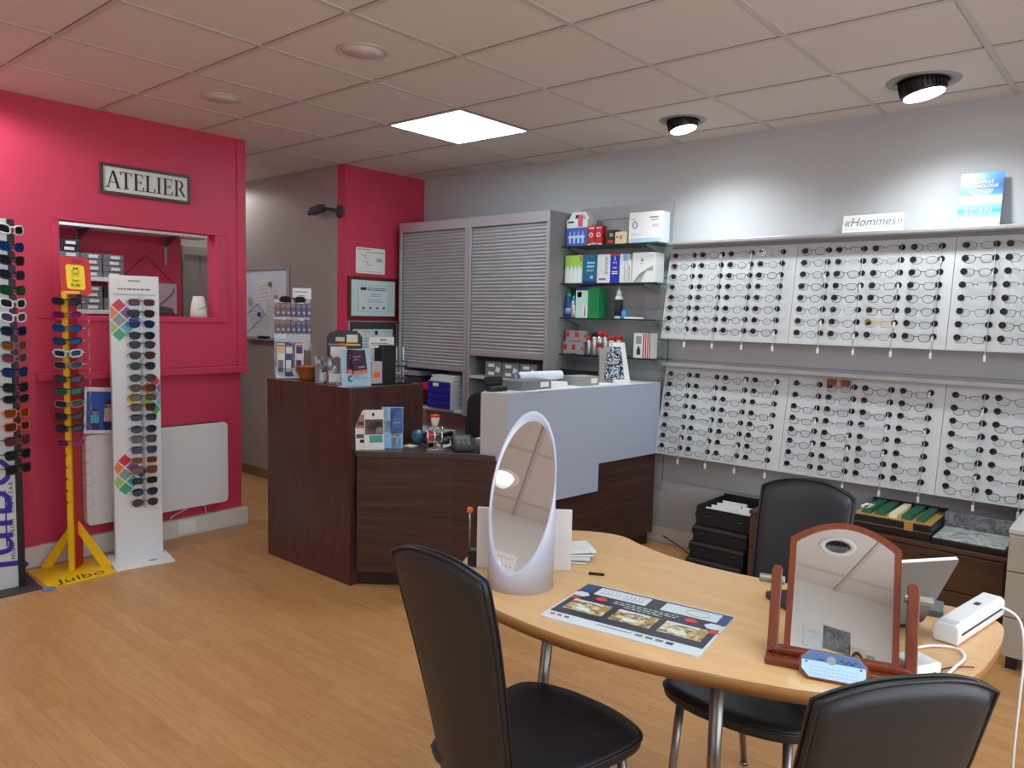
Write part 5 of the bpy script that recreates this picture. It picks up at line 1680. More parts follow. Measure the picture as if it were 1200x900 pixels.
# ------------------------------------------------------------------ raspberry wall: sign, heater, workshop behind the hatch
t = thing('wall_sign', 'framed white ATELIER sign on the raspberry wall above the hatch', 'sign', (.863, 1.13, 2.219))
w, h = .536, .176
MB().box(-w / 2 + .01, w / 2 - .01, -.010, 0, -h / 2 + .01, h / 2 - .01).build('board', mat('sign_white', (214, 214, 210), .6, noise=.04, scale=40), t)
SF = wood('sign_frame_brown', (58, 44, 40), (88, 68, 62), 'X', 4, 10)
g = MB()
g.box(-w / 2, w / 2, -.018, 0, h / 2 - .017, h / 2).box(-w / 2, w / 2, -.018, 0, -h / 2, -h / 2 + .017)
g.box(-w / 2, -w / 2 + .017, -.018, 0, -h / 2 + .017, h / 2 - .017).box(w / 2 - .017, w / 2, -.018, 0, -h / 2 + .017, h / 2 - .017)
g.build('frame', SF, t, bevel=.002)
g = MB()
LH, ty = .098, -.049
def P(pts):
    g.prism(pts, -.0125, -.0099, 'XZ')
def bar(x0, x1, z0, z1):
    P([(x0, z0), (x1, z0), (x1, z1), (x0, z1)])
def slant(xa, za, xb, zb, wd):
    P([(xa - wd / 2, za), (xa + wd / 2, za), (xb + wd / 2, zb), (xb - wd / 2, zb)])
T_, B_2 = ty + LH, ty
TH, TN, S = .013, .005, .004
# A
x = -.232
slant(x + .006, B_2, x + .034, T_, TN); slant(x + .066, B_2, x + .037, T_, TH); bar(x + .016, x + .052, B_2 + .030, B_2 + .034)
bar(x - .006, x + .018, B_2, B_2 + S); bar(x + .052, x + .08, B_2, B_2 + S)
# T
x = -.156
bar(x + .027, x + .04, B_2, T_); bar(x, x + .067, T_ - S, T_); bar(x + .018, x + .049, B_2, B_2 + S)
P([(x, T_), (x + .003, T_), (x + .006, T_ - .018), (x, T_ - .018)]); P([(x + .067, T_), (x + .064, T_), (x + .061, T_ - .018), (x + .067, T_ - .018)])
# E
def letter_e(x):
    bar(x + .008, x + .021, B_2, T_); bar(x, x + .056, T_ - S, T_); bar(x, x + .058, B_2, B_2 + S); bar(x + .02, x + .044, B_2 + .049, B_2 + .053)
    P([(x + .056, T_), (x + .053, T_), (x + .051, T_ - .02), (x + .056, T_ - .02)]); P([(x + .06, B_2), (x + .055, B_2), (x + .054, B_2 + .022), (x + .06, B_2 + .024)]); bar(x + .041, x + .045, B_2 + .04, B_2 + .062)
letter_e(-.079)
# L
x = -.01
bar(x + .008, x + .021, B_2, T_); bar(x, x + .03, T_ - S, T_); bar(x, x + .056, B_2, B_2 + S); P([(x + .058, B_2), (x + .053, B_2), (x + .052, B_2 + .024), (x + .058, B_2 + .026)])
# I
x = .058
bar(x + .008, x + .021, B_2, T_); bar(x, x + .029, T_ - S, T_); bar(x, x + .029, B_2, B_2 + S)
# E R
letter_e(.097)
x = .167
bar(x + .008, x + .021, B_2, T_); bar(x, x + .03, B_2, B_2 + S); bar(x, x + .03, T_ - S, T_)
cx_, cz_ = x + .03, T_ - .0265
ro = [(cx_ + .027 * math.cos(R(a)), cz_ + .0265 * math.sin(R(a))) for a in range(90, -91, -15)]
ri = [(cx_ - .002 + .017 * math.cos(R(a)), cz_ + .0225 * math.sin(R(a))) for a in range(90, -91, -15)]
for k in range(len(ro) - 1):
    P([ro[k], ro[k + 1], ri[k + 1], ri[k]])
slant(x + .064, B_2, x + .036, B_2 + .047, TH); bar(x + .056, x + .076, B_2, B_2 + S)
g.build('lettering', BLACK, t)

t = thing('wall_heater', 'white electric panel heater on the raspberry wall behind the sunglasses stands', 'heater', (.905, 1.155, .19))
MB().prism(rrect(.885, .54, .03, cy=.27), -.085, -.02, 'XZ').build('casing', HEAT, t, bevel=.008, seg=3)
MB().box(-.36, .36, -.02, 0, .1, .14).box(-.36, .36, -.02, 0, .4, .44).build('wall_bracket', STEEL, t)
MB().box(-.40, .40, -.07, -.03, .5385, .5415).build('top_grille', CHAR, t)
MB().tube(spline([(.2, -.04, .002), (.16, -.03, -.02), (.08, -.03, -.05), (.05, -.03, -.075), (-.2, -.03, -.078)]), .004, 6).build('power_cord', WHITE, t)
MB().tube([(.30, -.03, .005), (.31, -.03, -.075)], .003, 6).build('earth_cord', WHITE, t)

t = thing('leaning_poster', 'white-bordered poster of two children under a blue sky leaning against the heater', 'poster', (.545, 1.045, .735))
t.rotation_euler = (R(-7), R(5), 0)
MB().box(-.1, .1, 0, .004, 0, .27).build('sheet', PAPER, t)
g = MB()
g.box(-.088, .088, -.0008, 0, .02, .245, 0)
for x, hh, sc_ in ((-.04, .11, .8), (.035, .15, 1.0)):
    g.prism([(x - .03 * sc_, .021), (x + .03 * sc_, .021), (x + .026 * sc_, hh), (x - .024 * sc_, hh)], -.0014, -.0008, 'XZ', 1 if sc_ < 1 else 2)
    g.box(x - .03 * sc_, x + .03 * sc_, -.0015, -.0014, .021, .021 + .05 * sc_, 5)
    g.disc((x, -.0018, hh + .022 * sc_), (1, 0, 0), (0, 0, 1), .019 * sc_, mi=3)
    g.prism([(x + .021 * sc_ * math.cos(R(a)), hh + .026 * sc_ + .018 * sc_ * math.sin(R(a))) for a in range(-10, 191, 20)], -.0022, -.0018, 'XZ', 4)
g.build('photo_print', [mat('photo_deep_sky', (40, 92, 176), .5), mat('photo_teal_top', (80, 170, 190), .5), mat('photo_white_top', (206, 180, 176), .5), SKIN, mat('photo_hair', (58, 38, 30), .6), mat('photo_jeans', (36, 46, 100), .5)], t)
# workshop
t = thing('bracket_shelf', 'white bracketed shelf high on the workshop wall seen through the hatch', 'shelf', (1.0, 2.6, 0))
MB().box(-.5, .92, -.25, -.002, 2.045, 2.066).build('shelf_board', WHITE, t, bevel=.002)
for x in (.0, .66):
    b = MB().prism([(-.24, 2.044), (-.002, 2.044), (-.002, 1.97), (-.02, 1.97)], x - .008, x + .008, 'YZ').build('bracket', STEEL, t)
    g = MB().box(x - .012, x + .012, -.008, -.002, 1.82, 2.044)
    g.build('rail', STEEL, b)
t = thing('workshop_rack', 'white two-tier shelf full of grey drawer boxes seen through the hatch', 'shelf', (.85, 2.35, 0))
for z in (1.45, 1.69):
    MB().box(-.6, .40, .0, .24, z - .03, z).build('shelf_board', WHITE, t, bevel=.002)
MB().box(-.6, -.58, .0, .24, .9, 1.69).box(.38, .40, .02, .24, .9, 1.42).build('upright', WHITE, t)
n_ = 0
PLC = {1.69: [(.56, 3), (.71, 3), (.86, 3), (1.01, 2), (1.165, 2)], 1.45: [(.56, 2), (.71, 2), (.86, 2), (1.01, 2), (1.165, 2)]}
NM = ['leftmost', 'second', 'third', 'fourth', 'last']
for z in (1.69, 1.45):
    for c_i, (x, nb) in enumerate(PLC[z]):
        for k in range(nb):
            hb = .085 if z > 1.6 else .088
            zz = z + .0006 + k * (hb + .0008)
            dark = (k == nb - 1 and c_i == 2) or (c_i == 4 and z < 1.6 and k == 1)
            t = thing('drawer_box', f'{"dark" if dark else "grey"} label-fronted box, {["bottom", "second", "third"][k]} in the {NM[c_i]} pile on the {"upper" if z > 1.6 else "lower"} workshop shelf', 'box', (x, 2.37, zz), 0, 'drawer boxes in the workshop')
            MB().box(-.072, .072, 0, .2, 0, hb).build('box_body', BOXD if dark else BOXG, t, bevel=.002)
            MB().box(-.0725, .0725, -.001, 0, hb / 2 - .001, hb / 2 + .001).build('seam', BLACK, t)
            for q_ in (0, 1):
                MB().box(-.03 + .01 * q_, .035 + .01 * q_, -.004, 0, .01 + q_ * hb / 2, .032 + q_ * hb / 2).build('label_holder', PAPER, t, bevel=.001)
t = thing('hanging_picture', 'grey picture panel hung by a long cord on the workshop wall', 'picture', (1.50, 2.59, 1.40))
MB().box(-.24, .24, -.012, 0, .03, .275).build('panel', mat('picture_greypink', (196, 176, 180), .6, noise=.1, scale=12), t)
MB().tube([(-.22, -.006, .275), (.0, -.008, .49), (.22, -.006, .275), (.21, -.016, .2), (.02, -.016, .03)], .003, 6).build('cord', BLACK, t)
MB().prism([(-.1, .03), (.22, .03), (.2, .075), (.12, .09), (.02, .07)], -.0145, -.0121, 'XZ').build('drawing', mat('picture_greyink', (90, 88, 96), .6), t)
t = thing('white_vase', 'small white ceramic bottle with a scribbled motif on the hatch sill', 'bottle', (1.215, 1.19, 1.419))
MB().lathe([(.046, 0), (.052, .006), (.05, .05), (.042, .10), (.034, .132), (.031, .136), (.02, .137), (.018, .12)], 28).build('body', mat('ceramic_white', (220, 218, 214), .3), t)
MB().tube([(-.03 + .006 * k, -.0505 + .0008 * abs(k - 5), .05 + .008 * math.sin(k * 2.2) + .002 * k) for k in range(11)], .0013, 5).build('motif', INK, t)
# ------------------------------------------------------------------ taupe wall and pillar
t = thing('whiteboard', 'whiteboard with pinned papers and magnets on the taupe passage wall', 'whiteboard', (2.388, 2.30, 1.53), R(-90))
MB().box(-.335, .345, -.012, 0, -.29, .29).build('writing_surface', mat('whiteboard_blue_white', (224, 234, 240), .25), t)
g = MB()
g.box(-.36, .36, -.018, 0, .285, .305).box(-.36, .36, -.018, 0, -.305, -.285).box(.34, .36, -.018, 0, -.285, .285).box(-.36, -.34, -.018, 0, -.285, .285)
g.build('frame', ALU, t, bevel=.003)
MB().box(-.25, .3, -.06, 0, -.31, -.298).build('pen_tray', ALU, t)
MB().box(-.05, .09, -.05, -.02, -.298, -.275).build('eraser', BLACK, t)
for k, (x, z, w_, h_, rz, m_) in enumerate(((.0, .08, .2, .26, -.12, PAPER), (.12, -.12, .22, .3, .18, PAPERB), (-.12, -.14, .2, .28, -.2, PAPERB), (.02, -.16, .26, .2, .35, PAPERB), (-.22, .02, .07, .08, .1, mat('note_ochre', (210, 196, 160), .7)))):
    m = MB(); m.M = Matrix.Translation((x, -.0135 - .001 * k, z)) @ Matrix.Rotation(rz, 4, 'Y')
    m.box(-w_ / 2, w_ / 2, -.0005, .0005, -h_ / 2, h_ / 2)
    lines(m, -w_ * .4, w_ * .4, [h_ * (.3 - .12 * q_) for q_ in range(5)], -.0006, .004, 1)
    m.build('pinned_paper', [m_, INKG], t)
for x, z, c in ((.10, .17, mat('magnet_green', (90, 140, 120), .4)), (.19, .06, mat('magnet_khaki', (170, 170, 100), .4)), (-.07, -.09, mat('magnet_blue', (40, 60, 140), .4))):
    MB().cyl((x, -.03, z), (x, -.014, z), .02, 16).build('magnet', c, t)
MB().tube([(-.34, -.016, -.12), (-.1, -.02, .0), (.02, -.02, -.09), (-.3, -.02, -.27)], .002, 5).build('string', CHAR, t)
t = thing('security_camera', 'dark security camera on a bracket on the taupe wall', 'camera', (2.388, 1.26, 2.245), R(-90))
m = MB(); m.M = Matrix.Rotation(R(90), 4, 'X')
m.lathe([(.05, 0), (.05, .006), (.03, .018), (.015, .02)], 24)
m.build('mount', CHAR, t)
MB().tube([(0, -.015, 0), (-.03, -.06, .012), (-.11, -.08, .02)], .012, 10).build('arm', CHAR, t)
m = MB(); m.M = Matrix.Translation((-.17, -.085, .015)) @ Matrix.Rotation(R(-8), 4, 'Y')
m.box(-.07, .07, -.028, .028, -.028, .03)
cb = m.build('body', CHAR, t, bevel=.008, seg=3)
MB().cyl((-.275, -.085, -.0), (-.235, -.085, .005), .022, 18).build('lens', BLACK, cb)
def framed(name, label, cat, x, z, w, h, fm, fw_, inner):
    t = thing(name, label, cat, (x, 1.19, z))
    if fm:
        g = MB()
        g.box(-w / 2, w / 2, -.02, 0, h / 2 - fw_, h / 2).box(-w / 2, w / 2, -.02, 0, -h / 2, -h / 2 + fw_).box(-w / 2, -w / 2 + fw_, -.02, 0, -h / 2 + fw_, h / 2 - fw_).box(w / 2 - fw_, w / 2, -.02, 0, -h / 2 + fw_, h / 2 - fw_)
        g.build('frame', fm, t, bevel=.003)
    inner(t, w - 2 * fw_, h - 2 * fw_)
    return t
def in_notice(t, w, h):
    MB().prism(rrect(w, h, .012), -.003, 0, 'XZ').build('sheet', PAPER, t)
    g = MB()
    lines(g, -.13, .0, [.085], -.003, .005, 0, 0); lines(g, -.04, .135, [.066], -.003, .006, 1, 0); lines(g, .06, .125, [.02, .01, .0], -.003, .005, 0)
    for k, (x, z) in enumerate(((-.1, .05), (-.07, .03), (-.08, .0), (-.05, -.02))):
        g.tube([(x, -.0035, z), (x + .025, -.0035, z - .012), (x + .05, -.0035, z - .004), (x + .045, -.0035, z - .022)], .0015, 4, mi=k % 2)
    lines(g, -.12, .12, [-.085], -.003, .003, 1, 0)
    g.build('print', [INK, mat('print_brown', (150, 90, 80), .6)], t)
framed('wall_notice', 'white notice with rounded corners above the mahogany-framed certificate', 'notice', 2.633, 1.884, .288, .2, None, 0, in_notice)
def in_cert(t, w, h):
    MB().box(-w / 2, w / 2, -.012, 0, -h / 2, h / 2).build('mount', mat('certificate_mint', (200, 220, 216), .5), t)
    MB().box(-w * .34, w * .34, -.0128, -.012, -h * .36, h * .36).build('certificate', PAPERB, t)
    g = MB()
    x0, x1, z0, z1 = -w * .345, w * .345, -h * .365, h * .365
    g.tube([(x0, -.013, z0), (x1, -.013, z0), (x1, -.013, z1), (x0, -.013, z1)], .0009, 4, True)
    g.box(-w * .29, -w * .16, -.0134, -.0128, h * .22, h * .30)
    lines(g, -w * .14, w * .29, [h * .28, h * .23], -.0128, .007, 0, 0); lines(g, -w * .05, w * .18, [h * .11, h * .06], -.0128, .004); lines(g, -w * .14, w * .27, [-h * .05, -h * .1], -.0128, .003)
    for k in range(4):
        g.box(-w * .25 + k * w * .155, -w * .2 + k * w * .155, -.0134, -.0128, -h * .3, -h * .25)
    g.build('print', INK, t)
framed('certificate_frame', 'certificate in a mahogany frame on the raspberry pillar', 'certificate', 2.655, 1.591, .495, .333, MAHOG, .026, in_cert)
def in_docs(t, w, h):
    MB().box(-w / 2, w / 2, -.012, 0, -h / 2, h / 2).build('mount', mat('mount_anthracite', (58, 60, 62), .5), t)
    for x in (-.105, .098):
        m = MB().box(x - .1, x + .1, -.0135, -.012, -h * .42, h * .36)
        s = m.build('document', PAPERB, t)
        g = MB().box(x - .085, x - .055, -.0142, -.0135, h * .25, h * .33)
        lines(g, x - .0, x + .09, [h * .31], -.0135, .003); lines(g, x - .07, x + .07, [h * (.18 - .055 * q_) for q_ in range(9)], -.0135, .004)
        g.build('print', INK, s)
framed('framed_documents', 'dark mount in a thin silver frame holding two printed documents below the certificate', 'picture frame', 2.658, 1.20, .49, .42, ALU, .008, in_docs)

# ------------------------------------------------------------------ sunglasses stands
def lensmat(n, c, mirror=.0):
    return mat('lens_' + n, tuple(v * .72 for v in c), .22, mirror, spec=.22)
L_ = {'smoke': lensmat('smoke', (38, 40, 46)), 'brown': lensmat('brown', (92, 54, 30)), 'rose': lensmat('rose', (120, 60, 72)), 'green': lensmat('green', (40, 66, 48)), 'violet': lensmat('violet', (70, 64, 92)), 'blue': lensmat('blue', (30, 44, 110)), 'amber': lensmat('amber', (150, 84, 26)), 'bluem': lensmat('mirror_blue', (20, 76, 150), .25), 'greenm': lensmat('mirror_green', (20, 110, 50), .25), 'orangem': lensmat('mirror_orange', (170, 100, 20), .25), 'pinkm': lensmat('mirror_magenta', (130, 24, 120), .25), 'redm': lensmat('mirror_red', (140, 22, 30), .25), 'coralm': lensmat('mirror_coral', (150, 76, 84), .25), 'navy': lensmat('navy', (28, 30, 70)), 'grad': lensmat('gradient_grey', (90, 98, 110)), 'olive': lensmat('olive', (120, 104, 60)), 'lilac': lensmat('lilac', (110, 90, 124), .2)}
FB, FW, FBR, FBL, FO, FG, FRD, FLB = FR_BLACK, mat('frame_white', (226, 226, 226), .3), FR_BROWN, mat('frame_navy', (30, 44, 110), .3), mat('frame_orange', (222, 104, 44), .35), mat('frame_grey', (120, 122, 126), .3), mat('frame_red', (190, 24, 34), .3), mat('frame_ice_blue', (164, 196, 222), .3)
ORDN = ['first', 'second', 'third', 'fourth', 'fifth', 'sixth', 'seventh', 'eighth', 'ninth', 'tenth', 'eleventh', 'twelfth', 'thirteenth', 'fourteenth', 'fifteenth', 'sixteenth', 'seventeenth', 'eighteenth', 'nineteenth', 'twentieth']

# white stand with coloured diamonds
WA = R(-12.7)
WS = Vector((.688, .907, 0))
t = thing('sunglasses_stand', 'white floor stand with coloured diamonds holding a column of sunglasses', 'stand', WS, WA)
MB().prism([(-.165, -.235), (.15, -.215), (.15, .06), (-.165, .10)], 0, .006).build('base_plate', WHITE, t, bevel=.002)
MB().box(-.129, .129, 0, .045, .006, 1.655).build('panel', mat('stand_white', (224, 226, 230), .35), t, bevel=.002)
MB().prism([(.015, -.14), (.05, -.15), (.075, -.125), (.04, -.115)], .006, .0068).build('base_logo', mat('logo_greyblue', (120, 140, 150), .4), t)
hd = MB().box(-.118, .118, -.002, 0, 1.545, 1.645).build('header_card', PAPER, t)
g = MB(); lines(g, -.035, .03, [1.625], -.002, .008, 0, 0); lines(g, -.09, .085, [1.577], -.002, .009, 0, 0); g.box(-.112, .112, -.0025, -.002, 1.545, 1.548); g.build('print', INKG, hd)
DC = {'r': (206, 44, 50), 'o': (232, 130, 50), 'v': (130, 84, 160), 'g': (150, 150, 152), 'l': (160, 200, 90), 't': (90, 176, 200), 'e': (60, 170, 116), 'b': (50, 80, 170), 'y': (230, 210, 70)}
def diamonds(x, z, lst):
    g = MB(); ms = []
    for dx, dz, c in lst:
        m_ = mat('diamond_' + c, DC[c], .4)
        if m_ not in ms:
            ms.append(m_)
        r = .037
        pts = [(x + dx * .042, z + dz * .042 + r), (x + dx * .042 + r, z + dz * .042), (x + dx * .042, z + dz * .042 - r), (x + dx * .042 - r, z + dz * .042)]
        pts = [(min(max(a, -.127), .127), b) for a, b in pts]
        g.prism(pts, -.0012, 0, 'XZ', ms.index(m_))
    g.build('diamond_print', ms, t)
diamonds(-.085, 1.40, [(0, 2, 'r'), (-1, 1, 'o'), (1, 1, 'v'), (0, 0, 'g'), (-1, -1, 'l'), (1, -1, 't'), (0, -2, 'e'), (2, 0, 'b')])
diamonds(.10, .96, [(0, 2, 'r'), (-1, 1, 'o'), (1, 1, 'v'), (0, 0, 'g'), (-1, -1, 'l'), (1, -1, 't'), (0, -2, 'e'), (-3, -.4, 'y')])
diamonds(-.07, .50, [(0, 2, 'r'), (-1, 1, 'o'), (1, 1, 'v'), (0, 0, 'g'), (-1, -1, 'l'), (1, -1, 't'), (0, -2, 'e'), (2, .2, 'b')])
MB().box(.018, .032, -.06, -.002, 1.50, 1.545).box(.018, .032, -.03, -.002, .30, 1.50).build('display_bar', ACRYL, t)
WZ = [1.507, 1.443, 1.383, 1.317, 1.264, 1.203, 1.142, 1.073, 1.014, .960, .902, .843, .774, .716, .652, .591, .533, .470, .403, .340]
WK = [('rose', FB, 'slim', 'rose-lensed'), ('smoke', FB, 'panto', 'black'), ('blue', FBL, 'panto', 'bright blue'), ('smoke', FB, 'panto', 'black'), ('violet', FB, 'panto', 'violet-lensed'), ('brown', FB, 'panto', 'brown-lensed'), ('green', FB, 'panto', 'green-lensed'), ('green', FB, 'round', 'small green-lensed'), ('brown', FBR, 'panto', 'tortoise'), ('olive', FB, 'slim', 'olive-lensed'), ('brown', FBR, 'square', 'brown-grey'), ('smoke', FB, 'slim', 'slim black'), ('navy', FB, 'round', 'round dark'), ('grad', FBR, 'square', 'square tortoise gradient'), ('navy', FG, 'square', 'grey-framed'), ('brown', FO, 'slim', 'orange-framed'), ('amber', FBR, 'square', 'amber-lensed'), ('smoke', FB, 'slim', 'black'), ('navy', FB, 'panto', 'navy-lensed'), ('brown', FBR, 'aviator', 'brown aviator')]
for k, z in enumerate(WZ):
    l, fm, kd, nm = WK[k]
    c = WS + Matrix.Rotation(WA, 3, 'Z') @ Vector((.024, -.062, z - .004))
    o = make_specs('sunglasses', kd, fm, L_[l], fw=.142, lh=.036 if kd in ('slim',) else .043, rim=.0016, brow=.0018 if kd != 'aviator' else 0, temple=.05, curve=1.6, drop=.01, loc=c)
    o.rotation_euler = (R(-6), 0, WA + R((k * 37 % 7 - 3) * .8))
    tag(o, f'{nm} sunglasses, {ORDN[k]} pair from the top of the white stand', 'sunglasses', 'sunglasses on the white stand')

# yellow and red children's stand
YP = Vector((.318, .905, 0))
YA = R(-42)
t = thing('kids_stand', 'yellow and red floor stand with a wavy card for childrens sunglasses', 'stand', (.31, .87, 0))
MB().prism([(-.175, -.18), (.165, -.172), (.185, .19), (-.17, .195)], 0, .005).build('base_plate', YEL, t)
text('Julbo', .105, mat('yellow_print_olive', (70, 60, 16), .5), t, (-.005, -.115, .0056), rot=(0, 0, R(3)), shear=.2, sx=1.15)
rot = Matrix.Rotation(YA, 4, 'Z')
off = Matrix.Translation((YP.x - .31, YP.y - .87, 0)) @ rot
m = MB(); m.M = off
prof = [(0, .006), (.012, .006)]
# notched yellow edge strip
pts = [(.03, .006), (-.014, .006)]
z = .30
YZ = [1.497, 1.425, 1.353, 1.283, 1.217, 1.153, 1.078, 1.013, .941, .873, .808, .727, .66, .595, .53, .465, .40]
for zz in YZ[::-1]:
    pts += [(-.014, zz - .016), (0.0, zz - .013), (0.0, zz - .002), (-.014, zz + .001)]
pts += [(-.014, 1.555), (.03, 1.555)]
m.prism([(min(a, .006), b) for a, b in pts], -.013, .013, 'YZ')
m.build('notched_edge', YEL, t)
m = MB(); m.M = off
m.box(-.0125, .0125, .0062, .115, .006, 1.54)
m.build('post', REDD, t)
m = MB(); m.M = off
m.prism([(-.19, .006), (-.13, .006), (-.014, .20), (-.014, .27)], .05, .062, 'XZ'); m.prism([(.19, .006), (.13, .006), (.014, .20), (.014, .27)], .05, .062, 'XZ')
m.build('brace', YEL, t)
m = MB(); m.M = Matrix.Translation((.0, -.03, 0)) @ Matrix.Rotation(R(-15), 4, 'Z')
m.box(-.02, .055, -.012, .03, 1.538, 1.552)
m.build('cap_bracket', YEL, t)
m = MB(); m.M = Matrix.Translation((.035, -.045, 1.635)) @ Matrix.Rotation(R(-14), 4, 'Z')
wav = []
for k in range(72):
    a = 2 * math.pi * k / 72
    c, s = math.cos(a), math.sin(a)
    e = .22
    x = math.copysign(abs(c) ** e, c) * .072; zz = math.copysign(abs(s) ** e, s) * .098
    wav.append((x + .005 * math.sin(zz * 62), zz + .005 * math.sin(x * 80)))
m.prism(wav, -.002, .002, 'XZ')
wc = m.build('wavy_card', RED, t)
m = MB(); m.M = Matrix.Translation((.035, -.045, 1.635)) @ Matrix.Rotation(R(-14), 4, 'Z')
m.prism([(a * .60, b * .66 - .008) for a, b in wav], -.0032, -.002, 'XZ')
m.build('yellow_inset', YELC, wc)
Mk = Matrix.Translation((.035, -.045, 1.635)) @ Matrix.Rotation(R(-14), 4, 'Z')
m = MB(); m.M = Mk
m.tube([(.017 * math.cos(R(a)), -.0038, .022 + .014 * math.sin(R(a))) for a in range(0, 360, 24)], .0011, 4, True)
m.tube([(.009 * math.cos(R(a)), -.0038, .02 + .007 * math.sin(R(a))) for a in range(200, 341, 20)], .0008, 4)
m.disc((-.006, -.004, .026), (1, 0, 0), (0, 0, 1), .0015).disc((.006, -.004, .026), (1, 0, 0), (0, 0, 1), .0015)
m.tube([(-.01, -.0038, .042), (-.002, -.0038, .038), (-.008, -.0038, .036)], .003, 5).tube([(.01, -.0038, .042), (.002, -.0038, .038), (.008, -.0038, .036)], .003, 5)
m.tube([(-.022, -.0038, -.004), (-.004, -.0038, .007), (.02, -.0038, -.002)], .0009, 4)
m.build('doodle', INK, wc)
for body, sz, z_, mt in (('For', .02, -.026, INK), ('Kids', .024, -.05, INK), ('Julbo', .024, .078, mat('card_purple', (110, 20, 120), .5))):
    p = Mk @ Vector((0 if z_ < 0 else .012, -.004, z_))
    text(body, sz, mt, wc, p, rot=(R(90), 0, R(-14)), sx=1.1)
for k, zz in enumerate(YZ[12:] + YZ[:12]):
    m = MB(); m.M = off
    zr = zz
    m.tube([(.014, .075, zr), (.06, .075, zr), (.085, .072, zr), (.09, .07, zr - .012), (.09, .07, zr - .048), (.084, .068, zr - .056), (.03, .068, zr - .056)], .0011, 5)
    m.build('wire_loop', CHROME, t)
YK = [('smoke', FB, 'black'), ('pinkm', FRD, 'red-framed magenta mirror'), ('bluem', FBL, 'navy blue mirror'), ('bluem', FB, 'black blue mirror'), ('navy', FLB, 'ice blue framed'), ('smoke', FG, 'grey'), ('violet', FB, 'plum'), ('greenm', FBL, 'green mirror'), ('smoke', FG, 'grey-framed'), ('smoke', FB, 'dark'), ('navy', FB, 'dark blue'), ('pinkm', FRD, 'red and magenta')]
for k, zz in enumerate(YZ[:12]):
    l, fm, nm = YK[k]
    c = YP + Matrix.Rotation(R(-26), 3, 'Z') @ Vector((.01, -.03, zz))
    lm = L_[l]
    o = make_specs('sunglasses', 'sport', fm, lm, fw=.14, lh=.038, rim=.0024 if nm != 'ice blue framed' else .0045, brow=0, temple=.10, curve=3.2, drop=.006, tr=.0022, loc=c)
    o.rotation_euler = (R(-4), 0, R(-20))
    tag(o, f'{nm} sunglasses, {ORDN[k]} pair from the top of the yellow stand', 'sunglasses', 'sunglasses on the yellow stand')

# tall white and black stand at the left edge
t = thing('eyewear_stand', 'tall white and black sunglasses stand at the left edge with blue lettering', 'stand', (.035, .83, 0))
MB().prism([(-.40, -.12), (.075, -.115), (.100, .27), (-.40, .27)], 0, .005).build('base_plate', CHAR, t)
MB().box(-.30, -.001, 0, .05, .005, 1.90).build('panel', mat('stand_pale', (206, 208, 212), .4), t, bevel=.002)
pts = [(.0, .005), (.028, .005)]
LZs = [1.851, 1.766, 1.698, 1.626, 1.549, 1.483, 1.413, 1.344, 1.271, 1.208, 1.135, 1.057, .998, .926, .857, .785, .712, .638]
for zz in LZs[::-1]:
    pts += [(.028, zz - .03), (.012, zz - .02), (.012, zz - .002), (.028, zz + .004)]
pts += [(.028, 1.90), (.0, 1.90)]
ne = MB().prism(pts, -.012, .055, 'XZ').build('notched_edge', BLACK, t)
for zz in LZs:
    MB().box(.004, .018, -.044, -.0119, zz - .014, zz - .006).build('nose_peg', BLACK, ne)
text('julbo', .30, mat('logo_indigo', (44, 36, 150), .4), t, (-.11, -.001, .40), rot=(R(90), R(-90), 0), extrude=.0008, shear=.1)
MB().box(-.052, -.045, -.0012, 0, .23, .52).build('logo_underline', mat('logo_indigo', (44, 36, 150), .4), t)
text('HIGH  TECH  EYEWEAR', .030, INK, t, (-.022, -.001, .36), rot=(R(90), R(-90), 0), sx=1.0, space=1.35)
LK = [('smoke', FW, 'white-framed clear'), ('bluem', FBL, 'blue mirror'), ('smoke', FB, 'black'), ('smoke', FBL, 'dark navy'), ('greenm', FB, 'green mirror'), ('smoke', FW, 'white-framed dark'), ('lilac', FW, 'white-framed lilac'), ('navy', FBL, 'blue'), ('orangem', FG, 'orange mirror'), ('coralm', FG, 'coral mirror'), ('bluem', FB, 'black-framed blue mirror'), ('smoke', FB, 'smoke'), ('smoke', FB, 'black wraparound'), ('amber', FO, 'orange-brown'), ('brown', FO, 'brown'), ('rose', FBR, 'brown rose'), ('smoke', FB, 'square black'), ('smoke', FB, 'glossy black')]
for k, zz in enumerate(LZs):
    l, fm, nm = LK[k]
    c = Vector((.046, .789, zz - .004))
    o = make_specs('sunglasses', 'sport' if k < 13 else 'square', fm, L_[l], fw=.148, lh=.044 if k != 12 else .036, rim=.0026 if fm is not FW else .0036, temple=.03, curve=2.6, drop=.003, tr=.0024, loc=c)
    o.rotation_euler = (R(-4), 0, R(24))
    tag(o, f'{nm} sunglasses, {ORDN[k]} pair from the top of the stand at the left edge', 'sunglasses', 'sunglasses on the stand at the left edge')
tag(MB().box(-.03, .03, -.02, .02, 0, .004).build('blue_leaflet', mat('leaflet_blue', (70, 140, 200), .5), loc=(.125, .685, .001), rot=(0, 0, .3)), 'bit of blue leaflet under the front corner of the yellow stand', 'leaflet')

# cable along the baseboard near the pale counter
tag(MB().tube(spline([(3.17, -1.2, .05), (3.12, -1.32, .03), (3.06, -1.45, .008), (2.98, -1.56, .006)]), .004, 6).build('floor_cable', CHAR), 'dark cable running down to the floor at the end of the pale counter', 'cable')

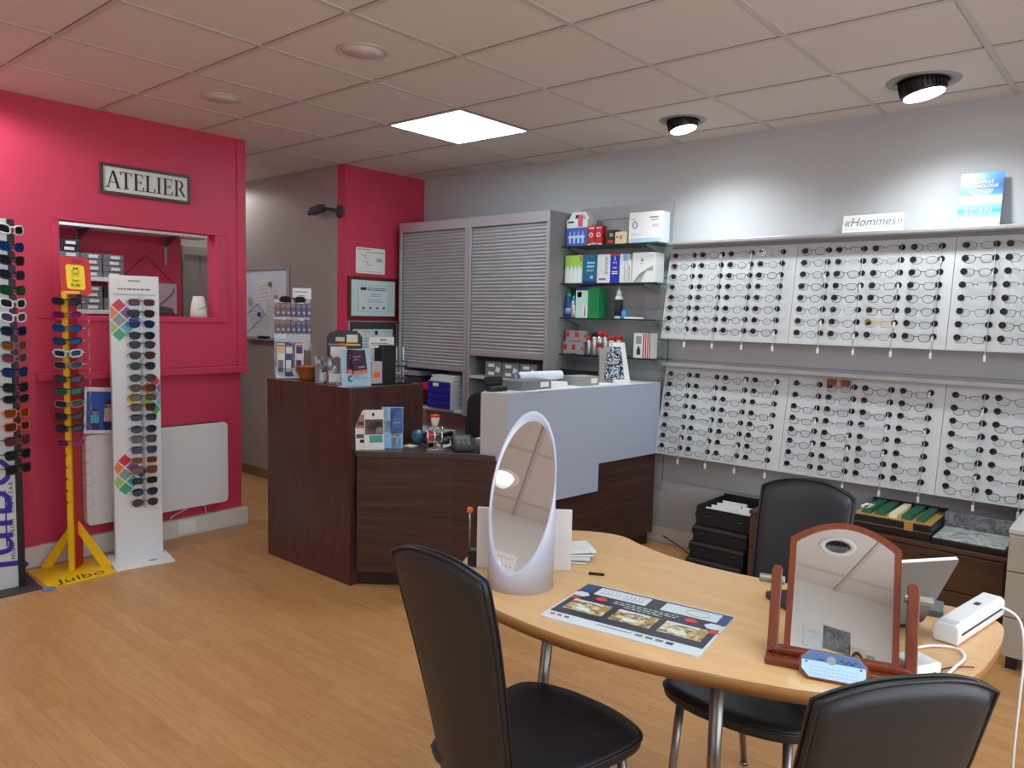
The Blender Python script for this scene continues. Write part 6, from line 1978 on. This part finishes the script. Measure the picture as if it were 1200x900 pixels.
# ------------------------------------------------------------------ papers on the wall beside the viewer (seen in the mirrors)
def wall_sheet(name, label, cat, y, z, w, h, base, mats, shapes):
    t = thing(name, label, cat, (XW, y, z), R(90))
    MB().box(-w / 2, w / 2, -.004, 0, -h / 2, h / 2).build('sheet', base, t)
    g = MB()
    for x0, x1, z0, z1, mi in shapes:
        g.box(x0 * w, x1 * w, -.0046 - .0002 * mi, -.004, z0 * h, z1 * h, mi)
    g.build('print', mats, t)
    return t
rows = []
for k in range(6):
    x = -.42
    while x < .4:
        rows.append((x, x + .02 + .006 * k, .40 - .15 * k, .42 - .15 * k, 0)); x += .07 + .012 * k
wall_sheet('eye_chart', 'white test chart with rows of small marks, seen in the cylinder mirror', 'chart', -2.33, 2.10, .34, .40, mat('chart_white', (242, 242, 240), .6), [INK], rows)
wall_sheet('grey_tile', 'square dark grey stone sample seen low in the wooden mirror', 'sample', -4.22, 2.265, .165, .15, MARBLED, [INKG], [(-.48, .48, -.48, -.46, 0)])
wall_sheet('pale_sheet', 'pale grey blank sheet seen left of the stone sample in the wooden mirror', 'paper', -4.075, 2.235, .12, .12, PAPERB, [INKG], [(-.3, .3, .3, .31, 0)])
t = thing('portrait_poster', 'small poster of a dark-haired woman seen low in the wooden mirror', 'poster', (XW, -4.345, 2.165), R(90))
MB().box(-.05, .05, -.004, 0, -.09, .09).build('sheet', mat('poster_beige', (206, 196, 180), .6), t)
g = MB()
g.prism([(.036 * math.cos(R(a)), .012 + .055 * math.sin(R(a))) for a in range(0, 360, 24)], -.0046, -.004, 'XZ', 0)
g.prism([(.022 * math.cos(R(a)), .01 + .034 * math.sin(R(a))) for a in range(0, 360, 24)], -.0052, -.0046, 'XZ', 1)
g.prism([(-.045, -.088), (.045, -.088), (.03, -.03), (-.03, -.03)], -.0050, -.004, 'XZ', 2)
g.build('print', [mat('photo_hair', (58, 38, 30), .6), SKIN, PAPER], t)
wall_sheet('green_leaflet', 'small green and white leaflet seen beside the portrait in the wooden mirror', 'leaflet', -4.425, 2.18, .05, .1, mat('leaflet_green', (120, 160, 120), .6), [PAPER], [(-.3, .1, -.1, .3, 0), (.0, .4, -.4, -.2, 0)])
